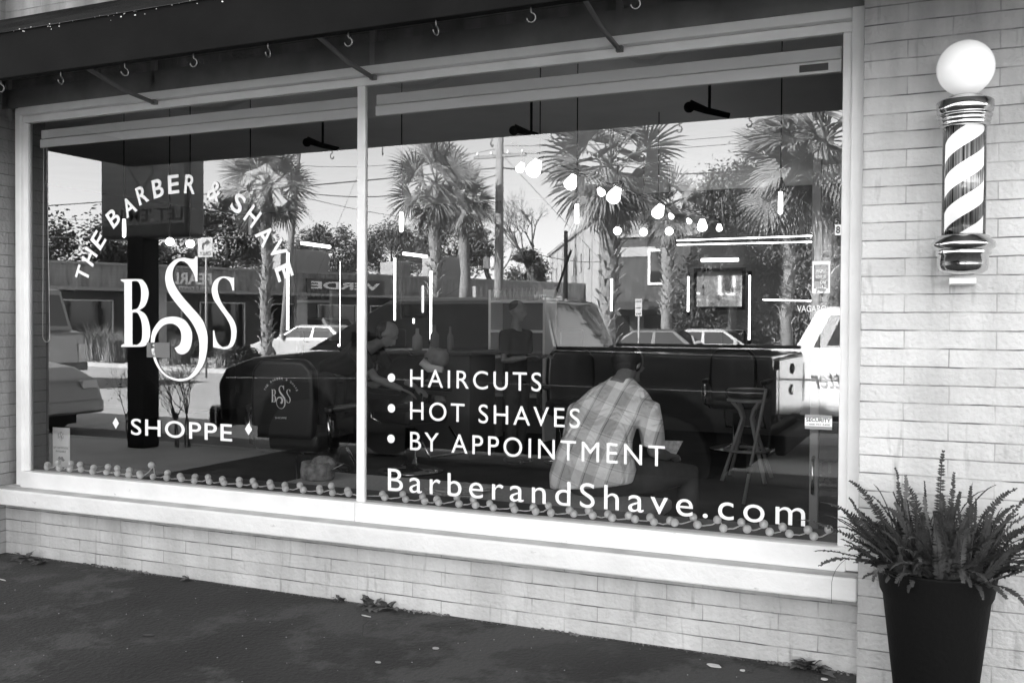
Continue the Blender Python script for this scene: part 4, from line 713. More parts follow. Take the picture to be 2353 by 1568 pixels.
# ------------------------------------------------------------------ vehicles (local +x = forwards, z = 0 at the road)
def arcpts(x, r, z0, n=10): return [(x+math.sqrt(max(0, r*r))*math.cos(PI*i/n), z0+r*math.sin(PI*i/n)) for i in range(n+1)]
def wheel(parent, x, y, r, w, m=None):
    t = empty('wheel', (x, y, r), None, None); t.parent = parent; s = 1 if y > 0 else -1
    MB().lathe([(r*.62, -w/2), (r*.9, -w/2), (r, -w*.35), (r, w*.35), (r*.9, w/2), (r*.62, w/2), (r*.6, 0)], pc, 28, 'y').build('tyre', K['tyre'], t)
    b = MB(); b.lathe([(r*.61, s*w*.42), (r*.56, s*w*.36), (r*.3, s*w*.3), (r*.2, s*w*.42), (.0001, s*w*.44)], pc, 28, 'y')
    for k in range(8):
        q = PI*k/4; b.obox((math.cos(q)*r*.38, s*w*.33, math.sin(q)*r*.38), (math.cos(q), 0, math.sin(q)), (0, 1, 0), (-math.sin(q), 0, math.cos(q)), r*.16, w*.05, r*.045)
    b.build('rim', m or K['chrome'], t)
def gh(parent, paint, W, base, roof, tw=.13, crown=.05, wins=(), ws=True, rear=True):
    # cabin: base & roof = (x_rear, x_front, z); tw = how much the sides lean in
    (br, bf, bz), (rr, rf, rz) = base, roof; y0, y1 = W/2-.03, W/2-.03-tw; b = MB(); n = 6
    lo = [(br, -y0, bz), (bf, -y0, bz), (bf, y0, bz), (br, y0, bz)]; hi = [(rr, -y1, rz-.04), (rf, -y1, rz-.04), (rf, y1, rz-.04), (rr, y1, rz-.04)]; tp = [(rr+.12, -y1+.12, rz), (rf-.14, -y1+.12, rz), (rf-.14, y1-.12, rz), (rr+.12, y1-.12, rz)]
    b.add(lo+hi+tp, [(0, 1, 5, 4), (1, 2, 6, 5), (2, 3, 7, 6), (3, 0, 4, 7), (4, 5, 9, 8), (5, 6, 10, 9), (6, 7, 11, 10), (7, 4, 8, 11), (8, 9, 10, 11)]); b.build('cabin', paint, parent, bevel=.03, seg=3)
    def side(u, v, s, off=.004): x = (br+(bf-br)*u)*(1-v)+(rr+(rf-rr)*u)*v; y = (y0*(1-v)+y1*v+off)*s; return (x, y, bz*(1-v)+(rz-.04)*v)
    for u0, u1 in wins:
        for s in (-1, 1):
            b = MB(); b.quad(side(u0, .1, s), side(u1, .1, s), side(u1-.02*(u1 > .9), .88, s), side(u0+.02*(u0 < .1), .88, s)); b.build('side_window', K['carglass'], parent, fix=False)
    for on, xb, xr, nm, sg in ((ws, bf, rf, 'windshield', 1), (rear, br, rr, 'rear_window', -1)):
        if on: P = lambda y, v: ((xb*(1-v)+xr*v)+.006*sg, y*(y0*(1-v)+y1*v), bz*(1-v)+(rz-.04)*v+.004); MB().quad(P(-.88, .1), P(.88, .1), P(.88, .88), P(-.88, .88)).build(nm, K['carglass'], parent, fix=False)
def body(parent, paint, W, top, xr, xf, zb, arches, bevel=.06):
    pts = list(top)+[(xf, zb)]
    for x, r in sorted(arches, reverse=True): pts += arcpts(x, r, zb)
    pts += [(xr, zb)]; MB().prism(pts, -W/2, W/2).build('body', paint, parent, bevel=bevel, seg=3); MB().box(xr+.25, xf-.25, -W/2+.28, W/2-.28, zb-.16, zb+.5).build('underside', K['black'], parent)
def lamp(parent, x, y, z, a, b_, c, m, name): MB().box(x-a, x+a, y-b_, y+b_, z-c, z+c).build(name, m, parent, bevel=.01)
def handle(parent, x, y, z, m=None): MB().box(x-.07, x+.07, y-.012, y+.012, z-.014, z+.014).build('door_handle', m or K['black'], parent, bevel=.005)
def seam(parent, xs, W, z0, z1): 
    for x in xs: b = MB(); [b.box(x-.003, x+.003, s*W/2-.002, s*W/2+.002, z0, z1) for s in (-1, 1)]; b.build('door_seam', K['black'], parent)
def mirrors(parent, x, y, z, m): 
    for s in (-1, 1): MB().box(x-.06, x+.06, s*y, s*(y+.2), z, z+.17).build('wing_mirror', m, parent, bevel=.02)
# black extended-cab pickup at the kerb
t = empty('pickup_truck', (-1.78, -5.55, SZ), 'glossy black extended-cab pickup truck parked at the near kerb', 'truck', None, PI); W = 2.0
body(t, K['carblack'], W, [(-3.0, .62), (-3.02, 1.36), (-.95, 1.38), (1.75, 1.33), (2.55, 1.25), (2.92, 1.13), (3.03, .95), (3.0, .55)], -3.0, 2.95, .5, ((-2.05, .5), (1.95, .5)), .07)
gh(t, K['carblack'], W, (-.98, 1.85, 1.34), (-.8, .95, 1.9), .16, wins=((.03, .28), (.33, .78)))
for x, y in ((-2.05, .88), (-2.05, -.88), (1.95, .88), (1.95, -.88)): wheel(t, x, y, .4, .26)
MB().box(-3.13, -3.03, -.95, .95, .5, .68).build('rear_bumper', K['black'], t, bevel=.03); MB().box(3.04, 3.16, -1.0, 1.0, .45, .7).build('front_bumper', K['chrome'], t, bevel=.03)
tg = MB().box(-3.045, -3.02, -.8, .8, .78, 1.33).build('tailgate', K['carblack'], t, bevel=.012); MB().ball((-3.05, 0, 1.22), .012, .12, .05).build('handle', K['black'], tg)
b = MB(); b.box(-3.06, -3.046, -.12, .12, 1.0, 1.045); b.box(-3.062, -3.045, -.045, .045, .975, 1.07); b.build('emblem', K['chrome'], tg)
for s in (-1, 1): lamp(t, -3.02, s*.9, 1.05, .025, .07, .2, K['cardark'], 'tail_lamp'); lamp(t, 2.98, s*.82, .88, .04, .14, .09, K['lamp'], 'headlight'); MB().box(-3.0, -.98, s*.97-.03, s*.97+.03, 1.385, 1.42).build('bed_rail', K['black'], t, bevel=.01)
MB().box(-2.95, -1.0, -.92, .92, .75, .8).build('bed_floor', K['black'], t); handle(t, -.05, -1.005, 1.12); handle(t, -.05, 1.005, 1.12); seam(t, (-.35, 1.2), W, .62, 1.33); mirrors(t, 1.1, .98, 1.38, K['black'])
MB().lathe([(.16, 0), (.15, .05), (.09, .085), (.0001, .09)], (-.45, .2, 1.895), 24).build('roof_dome', K['chrome'], t); MB().tube([(-.72, -.3, 1.9), (-.92, -.35, 2.38)], .012, 6).build('antenna', K['black'], t)
b = MB(); b.box(3.03, 3.055, -.6, .6, .75, 1.0); b.build('grille', K['chrome'], t, bevel=.01)
for s in (-1, 1): b = MB(); b.tube([(2.9, s*1.004, 1.02), (1.0, s*1.006, 1.06), (-2.95, s*1.004, 1.04)], .006, 5); b.build('side_moulding', K['chrome'], t)
# old white pickup behind it, across the lane
t = empty('pickup_truck', (2.35, -9.0, SZ), 'old white pickup truck with dark script on its door, beyond the black one', 'truck', None, PI); W = 1.9
body(t, K['carcream'], W, [(-2.6, .6), (-2.62, 1.28), (-.75, 1.3), (1.5, 1.36), (2.45, 1.27), (2.62, 1.15), (2.66, .6)], -2.6, 2.62, .48, ((-1.6, .46), (1.85, .46)), .06)
gh(t, K['carcream'], W, (-.7, 1.42, 1.32), (-.6, 1.16, 1.86), .12, wins=((.1, .9),))
for x, y in ((-1.6, .84), (-1.6, -.84), (1.85, .84), (1.85, -.84)): wheel(t, x, y, .37, .2)
for z0, z1, m in ((.50, .56, K['chrome']), (.98, .995, K['carsilver'])): b = MB(); [b.box(-2.4, 2.4, s*.962-.004, s*.962+.004, z0, z1) for s in (-1, 1)]; b.build('side_trim', m, t)
MB().box(2.66, 2.78, -.95, .95, .45, .62).build('front_bumper', K['chrome'], t, bevel=.03); seam(t, (-.6, 1.32), W, .6, 1.3); handle(t, -.45, -.96, 1.13, K['chrome'])
for s in (-1, 1): lamp(t, 2.64, s*.72, .9, .04, .1, .1, K['lamp'], 'headlight')
ti = Matrix.Rotation(-PI, 4, 'Z') @ Matrix.Translation((-2.35, 9.0, -SZ)); a, c = M(1930, 856, 7.98), M(1860, 892, 7.98)
b = MB(); text_on(b, 'tter', (a.x, -8.044, c.z), -X1, Z1, a.x-c.x, a.z-c.z, shear=.35, bold=.012); b.xf(ti).build('door_script', K['ink'], t, fix=False)
# grey van and silver car on the left
t = empty('van', (-19.9, -13.0, SZ), 'pale grey van parked across the road at the far left', 'van'); W = 1.95
body(t, K['carsilver'], W, [(-2.7, .6), (-2.72, 1.45), (2.2, 1.45), (2.75, 1.35), (2.8, .6)], -2.7, 2.75, .45, ((-1.7, .43), (1.8, .43)), .07); gh(t, K['carsilver'], W, (-2.68, 2.35, 1.42), (-2.6, 2.1, 2.45), .14, wins=((.05, .3), (.36, .62), (.68, .95)))
for x, y in ((-1.7, .86), (-1.7, -.86), (1.8, .86), (1.8, -.86)): wheel(t, x, y, .36, .22)
for s in (-1, 1): lamp(t, 2.78, s*.82, .85, .03, .1, .22, K['lamp'], 'tail_lamp')
MB().box(2.78, 2.88, -.95, .95, .42, .62).build('bumper', K['cardark'], t, bevel=.03)
def sedan(loc, rz, label, paint, L=4.6, H=1.42, W=1.78, tall=False):
    t = empty('parked_car', loc, label, 'car', None, rz); k = L/4.6; bz = H*.64
    body(t, paint, W, [(-2.28*k, .55), (-2.3*k, bz*.98), (-1.7*k, bz*1.04), (1.0*k, bz*1.04), (1.75*k, bz*.93), (2.2*k, bz*.76), (2.3*k, .5)], -2.25*k, 2.28*k, .3, ((-1.38*k, .36), (1.42*k, .36)), .09)
    gh(t, paint, W, ((-2.15 if tall else -1.75)*k, 1.15*k, bz), ((-1.9 if tall else -1.05)*k, .35*k, H), .2, wins=((.08, .45), (.5, .93)))
    for x, y in ((-1.38*k, .78), (-1.38*k, -.78), (1.42*k, .78), (1.42*k, -.78)): wheel(t, x, y, .32, .2)
    for s in (-1, 1): lamp(t, 2.2*k, s*.68, bz*.7, .07, .13, .06, K['lamp'], 'headlight'); lamp(t, -2.27*k, s*.72, bz*.85, .03, .12, .07, K['lamp'], 'tail_lamp'); handle(t, -.3, s*(W/2+.003), bz*.9)
    MB().box(2.24*k, 2.36*k, -W/2+.06, W/2-.06, .3, .5).build('bumper', paint, t, bevel=.04); seam(t, (-.1, .95*k), W, .35, bz); mirrors(t, .8*k, W/2-.05, bz, paint); return t
sedan((-11.15, -5.8, SZ), 0, 'silver car parked at the near kerb left of the marquee post', K['carsilver'], 4.7, 1.6, 1.85, True)
sedan((-20.6, -28.6, SZ), PI, 'shiny pale sedan across the road beside the leftmost palm', K['carwhite'], 5.2, 1.55)
p = M(355, 735, 31); sedan((p.x, p.y, SZ), PI, 'small white car glimpsed across the road behind the marquee post', K['carwhite'])
p = M(760, 720, 34); sedan((p.x, p.y, SZ), .3, 'tall grey utility vehicle parked behind the shiny pale sedan', K['carsilver'], 4.8, 1.9, 1.9, True)
p = M(585, 750, 33); sedan((p.x-1.5, p.y, SZ), 1.1, 'white car partly hidden behind the leftmost palm trunk', K['carwhite'])
p = M(1490, 775, 27); sedan((p.x, p.y, SZ), PI, 'dark car parked behind the big middle palm', K['cardark'], 4.5, 1.5)
p = M(1650, 775, 29); sedan((p.x, p.y, SZ), 0, 'pale car parked in front of the ivy bank at the right', K['carwhite'], 4.4, 1.5)
p = M(470, 760, 33); sedan((p.x, p.y, SZ), .2, 'dark car parked in front of the oyster bar', K['cardark'], 4.5, 1.5)
# ------------------------------------------------------------------ palms
def fan(mb, o, d, up, ln, pet, droop, nb=26):
    d = Vector(d).normalized(); sd = d.cross(Vector((0, 0, 1))); sd = sd.normalized() if sd.length > .05 else Vector((1, 0, 0)); nn = sd.cross(d).normalized(); pts = [o]; p = o; dd = d.copy()
    for i in range(5): p = p+dd*pet/5; dd = (dd+Vector((0, 0, -droop*.12))).normalized(); pts.append(p)
    mb.tube(pts, [.022, .018, .014, .012, .01, .008], 4, cap=False); nn = sd.cross(dd).normalized()
    tl = random.uniform(-1.2, 1.2); sd = (sd*math.cos(tl)+nn*math.sin(tl)).normalized(); nn = sd.cross(dd).normalized()
    for k in range(nb):
        a = -1.75+3.5*k/(nb-1)+random.uniform(-.04, .04); u = dd*math.cos(a)+sd*math.sin(a); u = (u+nn*.25*abs(math.sin(a))).normalized(); l = ln*(1-.28*abs(a)/1.75)*random.uniform(.88, 1.08); w = (dd*-math.sin(a)+sd*math.cos(a))*.027
        q0 = p; q1 = p+u*l*.5; q2 = q1+(u+Vector((0, 0, -droop*.55))).normalized()*l*.3; q3 = q2+(u+Vector((0, 0, -droop*1.1-.05))).normalized()*l*.25; h = nn*.012
        mb.add([q0, q1-w+h, q1+w+h, q1, q2-w*.7, q2+w*.7, q3], [(0, 1, 3), (0, 3, 2), (1, 4, 3), (3, 4, 5), (3, 5, 2), (4, 6, 5)])
def palm(dx, ytop, Y, zb, R_, tr, boots, label, seed, nf=32, lean=0.):
    random.seed(seed); top = M(dx, ytop, Y); bs = Vector((top.x-lean, top.y, zb)); t = empty('palm_tree', bs, label, 'palm tree', 'cabbage palms along the planting strip'); H = top.z-zb
    n = 14; pts = [Vector((lean*(i/n)**1.5+.03*math.sin(i), .03*math.cos(i*1.3), H*i/n)) for i in range(n+1)]; b = MB(); b.tube(pts, [tr*(1.15 if i == 0 else 1)*(.92+.08*math.sin(i*2.1)) for i in range(n+1)], 14); b.build('trunk', K['trunk'], t, fix=False)
    if boots:
        b = MB(); z = H*boots[0]; i = 0
        while z < H*1.0:
            a = i*2.4+random.uniform(-.2, .2); i += 1; z += H*(1-boots[0])/(105 if tr > .17 else 60); c = pts[min(n, int(z/H*n))]; u = Vector((math.cos(a), math.sin(a), 0)); s = Vector((-math.sin(a), math.cos(a), 0)); o = Vector((c.x, c.y, z))+u*tr*.85; l = random.uniform(.2, .42)*(1 if tr > .17 else .7); w = random.uniform(.035, .06); sk = s*random.uniform(-.3, .3)
            m_ = o+(u*.35+Z1*.9+sk).normalized()*l*.6; e = m_+(u*.75+Z1*.6+sk).normalized()*l*.45; th = u*.02
            b.add([o-s*w*1.7, o+s*w*1.7, m_+s*w, m_-s*w, e+s*w*.55, e-s*w*.55]+[o-s*w*1.7-th, o+s*w*1.7-th, m_+s*w-th, m_-s*w-th, e+s*w*.55-th, e-s*w*.55-th], [(0, 1, 2, 3), (3, 2, 4, 5), (7, 6, 9, 8), (8, 9, 11, 10), (1, 7, 8, 2), (2, 8, 10, 4), (6, 0, 3, 9), (9, 3, 5, 11), (4, 10, 11, 5)])
        b.build('leaf_bases', K['boot'], t, fix=False)
    g, dd_ = MB(), MB(); o = pts[-1]
    for k in range(nf):
        a = k*2.39996; v = 1-k/nf; el = -1.15+2.5*v+random.uniform(-.35, .35); u = Vector((math.cos(a)*math.cos(el), math.sin(a)*math.cos(el), math.sin(el))); tgt = dd_ if el < -.75 else g
        fan(tgt, o+Vector((0, 0, .1*v)), u, Z1, R_*random.uniform(.56, .7), R_*random.uniform(.42, .62), .12+.4*(1-v) if el > -.7 else .8, 24)
    g.build('crown', K['palmleaf'], t, fix=False); dd_.build('dead_fronds', K['palmdead'], t, fix=False)
PB = SZ+.1
palm(612, 425, 24, PB, 1.75, .2, (.02, 1), 'tall palm with rough leaf bases left of the window post', 11)
palm(1000, 425, 24, PB, 1.6, .2, (.1, 1), 'palm with rough leaf bases standing just right of the window post', 12)
palm(1068, 465, 29, PB, 1.3, .22, None, 'smooth-trunked shorter palm close behind the one right of the post', 13, 26)
palm(1400, 385, 16, PB, 1.45, .19, (.02, 1), 'biggest palm with shaggy leaf bases behind the truck bed', 14, 38)
palm(1535, 488, 28, PB, 1.3, .2, (.35, 1), 'slim small-headed palm right of the biggest palm', 15, 24)
palm(1812, 400, 19, PB, 1.5, .14, (.3, 1), 'slender palm standing left of the tall palm at the window edge', 16, 28)
palm(1893, 330, 12.5, PB, 1.35, .17, (.02, 1), 'tall dark palm at the right edge of the window', 17, 40)
# ------------------------------------------------------------------ trees and shrubs
def leaves(mb, c, rx, ry, rz, n, sz, clumps=26, flat=.0):
    cs = []
    for _ in range(clumps):
        v = Vector((random.gauss(0, 1), random.gauss(0, 1), random.gauss(0, 1))).normalized()*random.uniform(.45, 1)**.6; cs.append((Vector((v.x*rx, v.y*ry, v.z*rz)), random.uniform(.14, .36)))
    for _ in range(n):
        q, s = random.choice(cs); p = c+q+Vector((random.gauss(0, s)*rx*.6, random.gauss(0, s)*ry*.6, random.gauss(0, s)*rz*.6)); a = Vector((random.gauss(0, 1), random.gauss(0, 1), random.gauss(0, 1))).normalized(); e = a.orthogonal().normalized(); s_ = sz*random.uniform(.6, 1.3); mb.add([p-a*s_, p+e*s_*.45, p+a*s_, p-e*s_*.45], [(0, 1, 2, 3)])
def branch(mb, p, d, l, r, lv, spread=.55):
    q = p+d*l*.5+Vector((random.gauss(0, .04), random.gauss(0, .04), 0))*l; e = q+(d+Vector((random.gauss(0, .12), random.gauss(0, .12), .05))).normalized()*l*.5; mb.tube([p, q, e], [r, r*.85, r*.68], 5 if lv > 2 else 3, cap=False)
    if lv:
        for _ in range(3 if lv > 1 else 4): branch(mb, q.lerp(e, random.uniform(.3, 1)), (d+Vector((random.gauss(0, spread), random.gauss(0, spread), random.gauss(.05, spread*.6)))).normalized(), l*random.uniform(.55, .78), r*.55, lv-1, spread)
def tree(x0, y0, x1, y1, Y, kind, label, seed, n=2600, name='tree'):
    random.seed(seed); a, c = M(x0, y0, Y), M(x1, y1, Y); m = (a+c)/2; rx = abs(c.x-a.x)/2; rz = abs(a.z-c.z)/2; bs = Vector((m.x, m.y, SZ-.05)); t = empty(name, bs, label, 'shrub' if name == 'shrub' else 'tree'); cc = m-bs; H = cc.z+rz
    if kind == 'bare':
        b = MB(); b.tube([(0, 0, 0), (.1, 0, H*.25)], [.22, .18], 8); branch(b, Vector((.1, 0, H*.22)), Vector((0, 0, 1)), H*.34, .17, 6, .5); b.build('branches', K['bark'], t, fix=False); return t
    b = MB(); b.tube([(0, 0, 0), (.05, 0, cc.z*.5), (0, 0, cc.z)], [.16, .12, .07], 8)
    for k in range(7): q = k*.9; b.tube([(0, 0, cc.z*.5), (rx*.35*math.cos(q), rx*.35*math.sin(q), cc.z*.8), (rx*.7*math.cos(q), rx*.7*math.sin(q), cc.z+rz*.3)], [.07, .05, .02], 5)
    b.build('trunk', K['bark'], t, fix=False); mb = MB(); leaves(mb, cc, rx, rx*.7, rz, int(n*2.8), rx*.026+.05, 44); mb.build('crown', K[kind], t, fix=False); return t
tree(90, 520, 300, 815, 33, 'leafd', 'dark bushy evergreen at the far left behind the van', 21, 5200)
tree(255, 548, 455, 800, 36, 'leafm', 'mid-grey leafy tree behind the marquee post', 22, 4200)
tree(445, 452, 600, 640, 46, 'leafd', 'dark pine rising right of the marquee sign', 23, 4200)
tree(560, 560, 715, 650, 52, 'leafm', 'low dark tree over the roof beside the leftmost palm', 24, 2600)
tree(690, 520, 845, 640, 60, 'leafp', 'pale hazy winter tree left of the window post', 25, 4200); tree(835, 515, 965, 640, 62, 'leafp', 'pale hazy winter tree right of the window post', 26, 4000)
tree(955, 500, 1115, 650, 52, 'leafm', 'leafy tree over the roof behind the smooth-trunked palm', 27, 3600)
tree(1170, 470, 1275, 650, 50, 'bare', 'bare winter tree with fine branches right of the utility pole', 28); tree(1090, 520, 1160, 650, 56, 'bare', 'bare winter tree just left of the thick utility pole', 29)
tree(1165, 578, 1262, 660, 50, 'leafd', 'round dark bush at the foot of the bare winter tree', 30, 2200)
tree(1600, 380, 1765, 620, 31, 'leafm', 'loose leafy tree between the slim palm and the right palms', 31, 5200); tree(1735, 350, 1960, 640, 36, 'leafd', 'dark leafy tree behind the right-hand palms', 32, 5200)
tree(1560, 560, 1800, 800, 33, 'leafd', 'dense ivy-covered bank behind the mirror lamps', 33, 7500, 'shrub'); tree(1760, 580, 1960, 800, 32, 'leafm', 'dense leafy bank at the right window edge', 34, 5200, 'shrub')
tree(1440, 480, 1600, 600, 52, 'leafm', 'distant leafy treetop over the dark brick building', 35, 2600)
tree(535, 795, 590, 838, 21.5, 'leafd', 'small dark shrub in the mulch left of the leftmost palm', 36, 900, 'shrub')
def tuft(x, y, Y, h, w, n, label, seed):
    random.seed(seed); p = M(x, y, Y); b = MB(); bs = Vector((p.x, p.y, SZ+.1))
    for _ in range(n):
        a = random.uniform(0, 2*PI); l = h*random.uniform(.6, 1.1); o = Vector((random.gauss(0, w*.2), random.gauss(0, w*.2), 0)); u = Vector((math.cos(a), math.sin(a), 0)); k = random.uniform(.15, .75); s = Vector((-math.sin(a), math.cos(a), 0))*.012; m_ = o+(u*k*.5+Z1).normalized()*l*.6; e = m_+(u*k*1.8+Z1*.5).normalized()*l*.5; b.add([o-s, o+s, m_+s*.8, m_-s*.8, e], [(0, 1, 2, 3), (3, 2, 4)])
    o = b.build('ornamental_grass', K['grass'], None, fix=False); o.location = bs; return tag(o, label, 'grass clump', 'grass clumps in the planting strip')
for i, (x, Y, h, w, lb) in enumerate(((232, 24, 1.5, 1.3, 'large pale grass clump in the planting strip, far left'), (268, 23, 1.2, 1.1, 'pale grass clump just right of the largest one at the far left'), (410, 23, 1.0, .9, 'grass clump seen below the round curl of the monogram'), (520, 22, .8, .7, 'low grass clump under the last letter of the monogram'), (1575, 20, .9, 1.2, 'grass clump right of the biggest palm'), (1625, 20, .8, 1.2, 'grass clump in front of the pale car at the right'), (1510, 21, .8, 1.0, 'grass clump at the foot of the slim palm'), (1700, 21, .7, 1.0, 'grass clump in front of the ivy bank'))): tuft(x, 800, Y, h, w, 700, lb, 40+i)
random.seed(60)
b = MB()
for _ in range(2600):
    x = random.uniform(-32, 6); y = -(13.8+.0+(12-x)*.228)-random.uniform(.2, 6.6); r = random.uniform(.03, .1); b.ball((x, y, SZ+.12), r*1.3, r, r*.35, 5, 3)
tag(b.build('mulch_litter', K['stone'], None, fix=False), 'coarse pale mulch and leaf litter over the planting strip', 'mulch', kind='stuff')
def sapling(dx, Y, z0, H, label, seed, leafy=False):
    random.seed(seed); p = M(dx, 950, Y); b = MB()
    for _ in range(3): branch(b, Vector((random.gauss(0, .03), 0, 0)), Vector((random.gauss(0, .15), random.gauss(0, .1), 1)).normalized(), H*.42, .009, 4, .33)
    t = empty('sapling', (p.x, p.y, z0), label, 'sapling'); b.build('branches', K['twig'], t, fix=False)
    if leafy: m_ = MB(); leaves(m_, Vector((0, 0, H*.6)), H*.3, H*.2, H*.4, 130, .018, 14); m_.build('leaves', K['leafd'], t, fix=False)
sapling(432, 4.15, 0, 1.05, 'thin bare sapling on the kerb between the marquee post and the black pickup', 61); sapling(400, 4.1, 0, .9, 'thin bare sapling beside the marquee post', 62); sapling(300, 4.0, 0, .85, 'sparse leafy sapling left of the marquee post', 63, True)
# ------------------------------------------------------------------ poles, wires, signs
def upole(dx, Y, ytop, r, label, arm=False, lean=0, m='pole'):
    p = M(dx, ytop, Y); H = p.z-SZ; t = empty('utility_pole', (p.x, p.y, SZ), label, 'utility pole'); MB().tube([(-lean, 0, 0), (-lean*.5, 0, H*.5), (0, 0, H)], [r*1.15, r, r*.85], 12).build('pole', K[m], t)
    if arm:
        MB().box(-1.1, 1.1, -.06, .06, H-1.2, H-1.08).build('crossarm', K['pole'], t)
        for s in (-.95, -.35, .35, .95): MB().lathe([(.0001, 0), (.04, 0), (.05, .05), (.03, .12), (.0001, .14)], (s, 0, H-1.078), 10).build('insulator', K['shade'], t)
        z = M(dx, 615, Y).z-SZ
        for s in (-.5, -.22): MB().lathe([(.0001, 0), (.12, 0), (.13, .05), (.13, .38), (.06, .44), (.0001, .46)], (s, .1, z), 14).build('transformer', K['shade'], t)
    return t
upole(1148, 30, 290, .17, 'thick timber utility pole between the two window palms', True)
upole(686, 31, 330, .15, 'leaning timber utility pole behind the leftmost palm', False, .9)
upole(1300, 36, 530, .1, 'thin dark pole beside the pale tall building', False, 0, 'black')
upole(1318, 22, 610, .05, 'slim metal post by the truck cab', False, 0, 'roofc') if False else None
def wire(x0, y0, Y0, x1, y1, Y1, sag=.3, r=.012):
    a, c = M(x0, y0, Y0), M(x1, y1, Y1); b = MB(); b.tube([a.lerp(c, i/14)-Z1*sag*4*(i/14)*(1-i/14) for i in range(15)], r, 4, cap=False); tag(b.build('overhead_wire', K['wire'], None, fix=False), 'thin dark overhead wire strung between the utility poles', 'wire', 'overhead wires')
for w in ((20, 478, 30, 1148, 385, 30, .1, .026), (1148, 385, 30, 2100, 345, 30, .5, .026), (20, 500, 30, 686, 470, 31, .3, .012), (686, 440, 31, 1148, 400, 30, .5, .02), (686, 380, 31, 1148, 340, 30, .3, .01), (1148, 335, 30, 2100, 262, 30, .3, .01), (1148, 352, 30, 2100, 280, 30, .3, .01), (20, 540, 30, 686, 500, 31, .4, .02), (686, 450, 31, 1060, 512, 40, .2, .012), (20, 460, 30, 500, 600, 60, .3, .01), (1148, 552, 30, 1400, 600, 36, .3, .014), (1148, 350, 30, 1420, 640, 36, 0, .01), (1148, 600, 30, 900, 760, 28, 0, .014), (845, 345, 30, 700, 700, 34, 0, .008)): wire(*w)
# marquee sign on its post
Ym = 3.95; a, c = M(245, 300, Ym), M(448, 545, Ym); px_ = M(325, 800, Ym).x; sg_ = empty('marquee_sign', (px_, -Ym, 0), 'tall roadside marquee sign with faint raised letters on a dark square post', 'sign')
si = Matrix.Translation((-px_, Ym, 0)); xa, xb, za = a.x, c.x, c.z; MB().box(px_-.115, px_+.115, -Ym-.14, -Ym+.09, 0, za+.3).xf(si).build('post', K['black'], sg_, bevel=.01)
MB().box(xa, xb, -Ym-.16, -Ym+.1, za, 4.3).xf(si).build('cabinet', K['signdark'], sg_, bevel=.05, seg=4); yf = -Ym+.104; MB().box(xa+.05, xb-.05, yf-.02, yf, za+.14, 4.2).xf(si).build('sign_face', K['signface'], sg_, bevel=.01)
b = MB(); z_ = M(300, 512, Ym).z; text_on(b, "LET 'EM LIE", (xb-.07, yf+.003, z_), -X1, Z1, (xb-xa)-.14, .13, bold=.01); zz_ = M(300, 395, Ym).z; xm = (xa+xb)/2; text_on(b, 'ZONE', (xm+.15, yf+.003, zz_), -X1, Z1, .3, .1, bold=.01)
for s in (-1, 1): b.add([(xm+s*.0, yf+.003, zz_-.22), (xm+s*.02, yf+.003, zz_-.22), (xm+s*.34, yf+.003, zz_+.2), (xm+s*.32, yf+.003, zz_+.2)], [(0, 1, 2, 3)])
b.xf(si).build('sign_lettering', K['ink'], sg_, fix=False)
def psign(dx, y0, y1, wpx, Y, zb, label, kind):
    a, c = M(dx-wpx/2, y0, Y), M(dx+wpx/2, y1, Y); m_ = (a+c)/2; t = empty('road_sign', (m_.x, m_.y, zb), label, 'sign'); ti = Matrix.Translation((-m_.x, -m_.y, -zb)); MB().tube([(0, -.03, 0), (0, -.03, a.z-zb)], .03, 8).build('post', K['roofc'], t); MB().box(a.x, c.x, m_.y-.004, m_.y+.012, c.z, a.z).xf(ti).build('plate', K['signwhite'], t); b = MB(); yy = m_.y+.015; w = c.x-a.x; h = a.z-c.z
    if kind == 'only':
        text_on(b, 'ONLY', (c.x-w*.12, yy, c.z+h*.08), -X1, Z1, w*.76, h*.2, bold=.03); P = lambda u, v: (a.x+w*u, yy, c.z+h*v); b.add([P(.3, .38), P(.42, .38), P(.42, .62), P(.3, .7)], [(0, 1, 2, 3)]); b.add([P(.3, .7), P(.42, .62), P(.62, .68), P(.62, .82)], [(0, 1, 2, 3)]); b.add([P(.6, .58), P(.86, .75), P(.6, .93)], [(0, 1, 2)])
    else:
        for v in (.12, .45, .82): b.quad((a.x+.02, yy, c.z+h*v), (c.x-.02, yy, c.z+h*v), (c.x-.02, yy, c.z+h*(v+.06)), (a.x+.02, yy, c.z+h*(v+.06)))
    b.xf(ti).build('sign_print', K['ink'], t, fix=False)
psign(472, 546, 590, 34, 17, PB, 'curved-arrow turn only road sign on a slim post', 'only'); psign(1467, 686, 726, 15, 22, PB, 'small white parking sign on a post beside the big palm', 'p')
rl_ = empty('railing', M(285, 790, 26), 'low pale pipe railing behind the grass at the far left', 'railing'); rl_.location.z = SZ
for x in (-1.6, 0, 1.6): MB().tube([(x, 0, 0), (x, 0, 1.1)], .03, 8).build('rail_post', K['roofc'], rl_)
for z in (.6, 1.1): MB().tube([(-1.6, 0, z), (1.6, 0, z)], .025, 8).build('rail', K['roofc'], rl_)
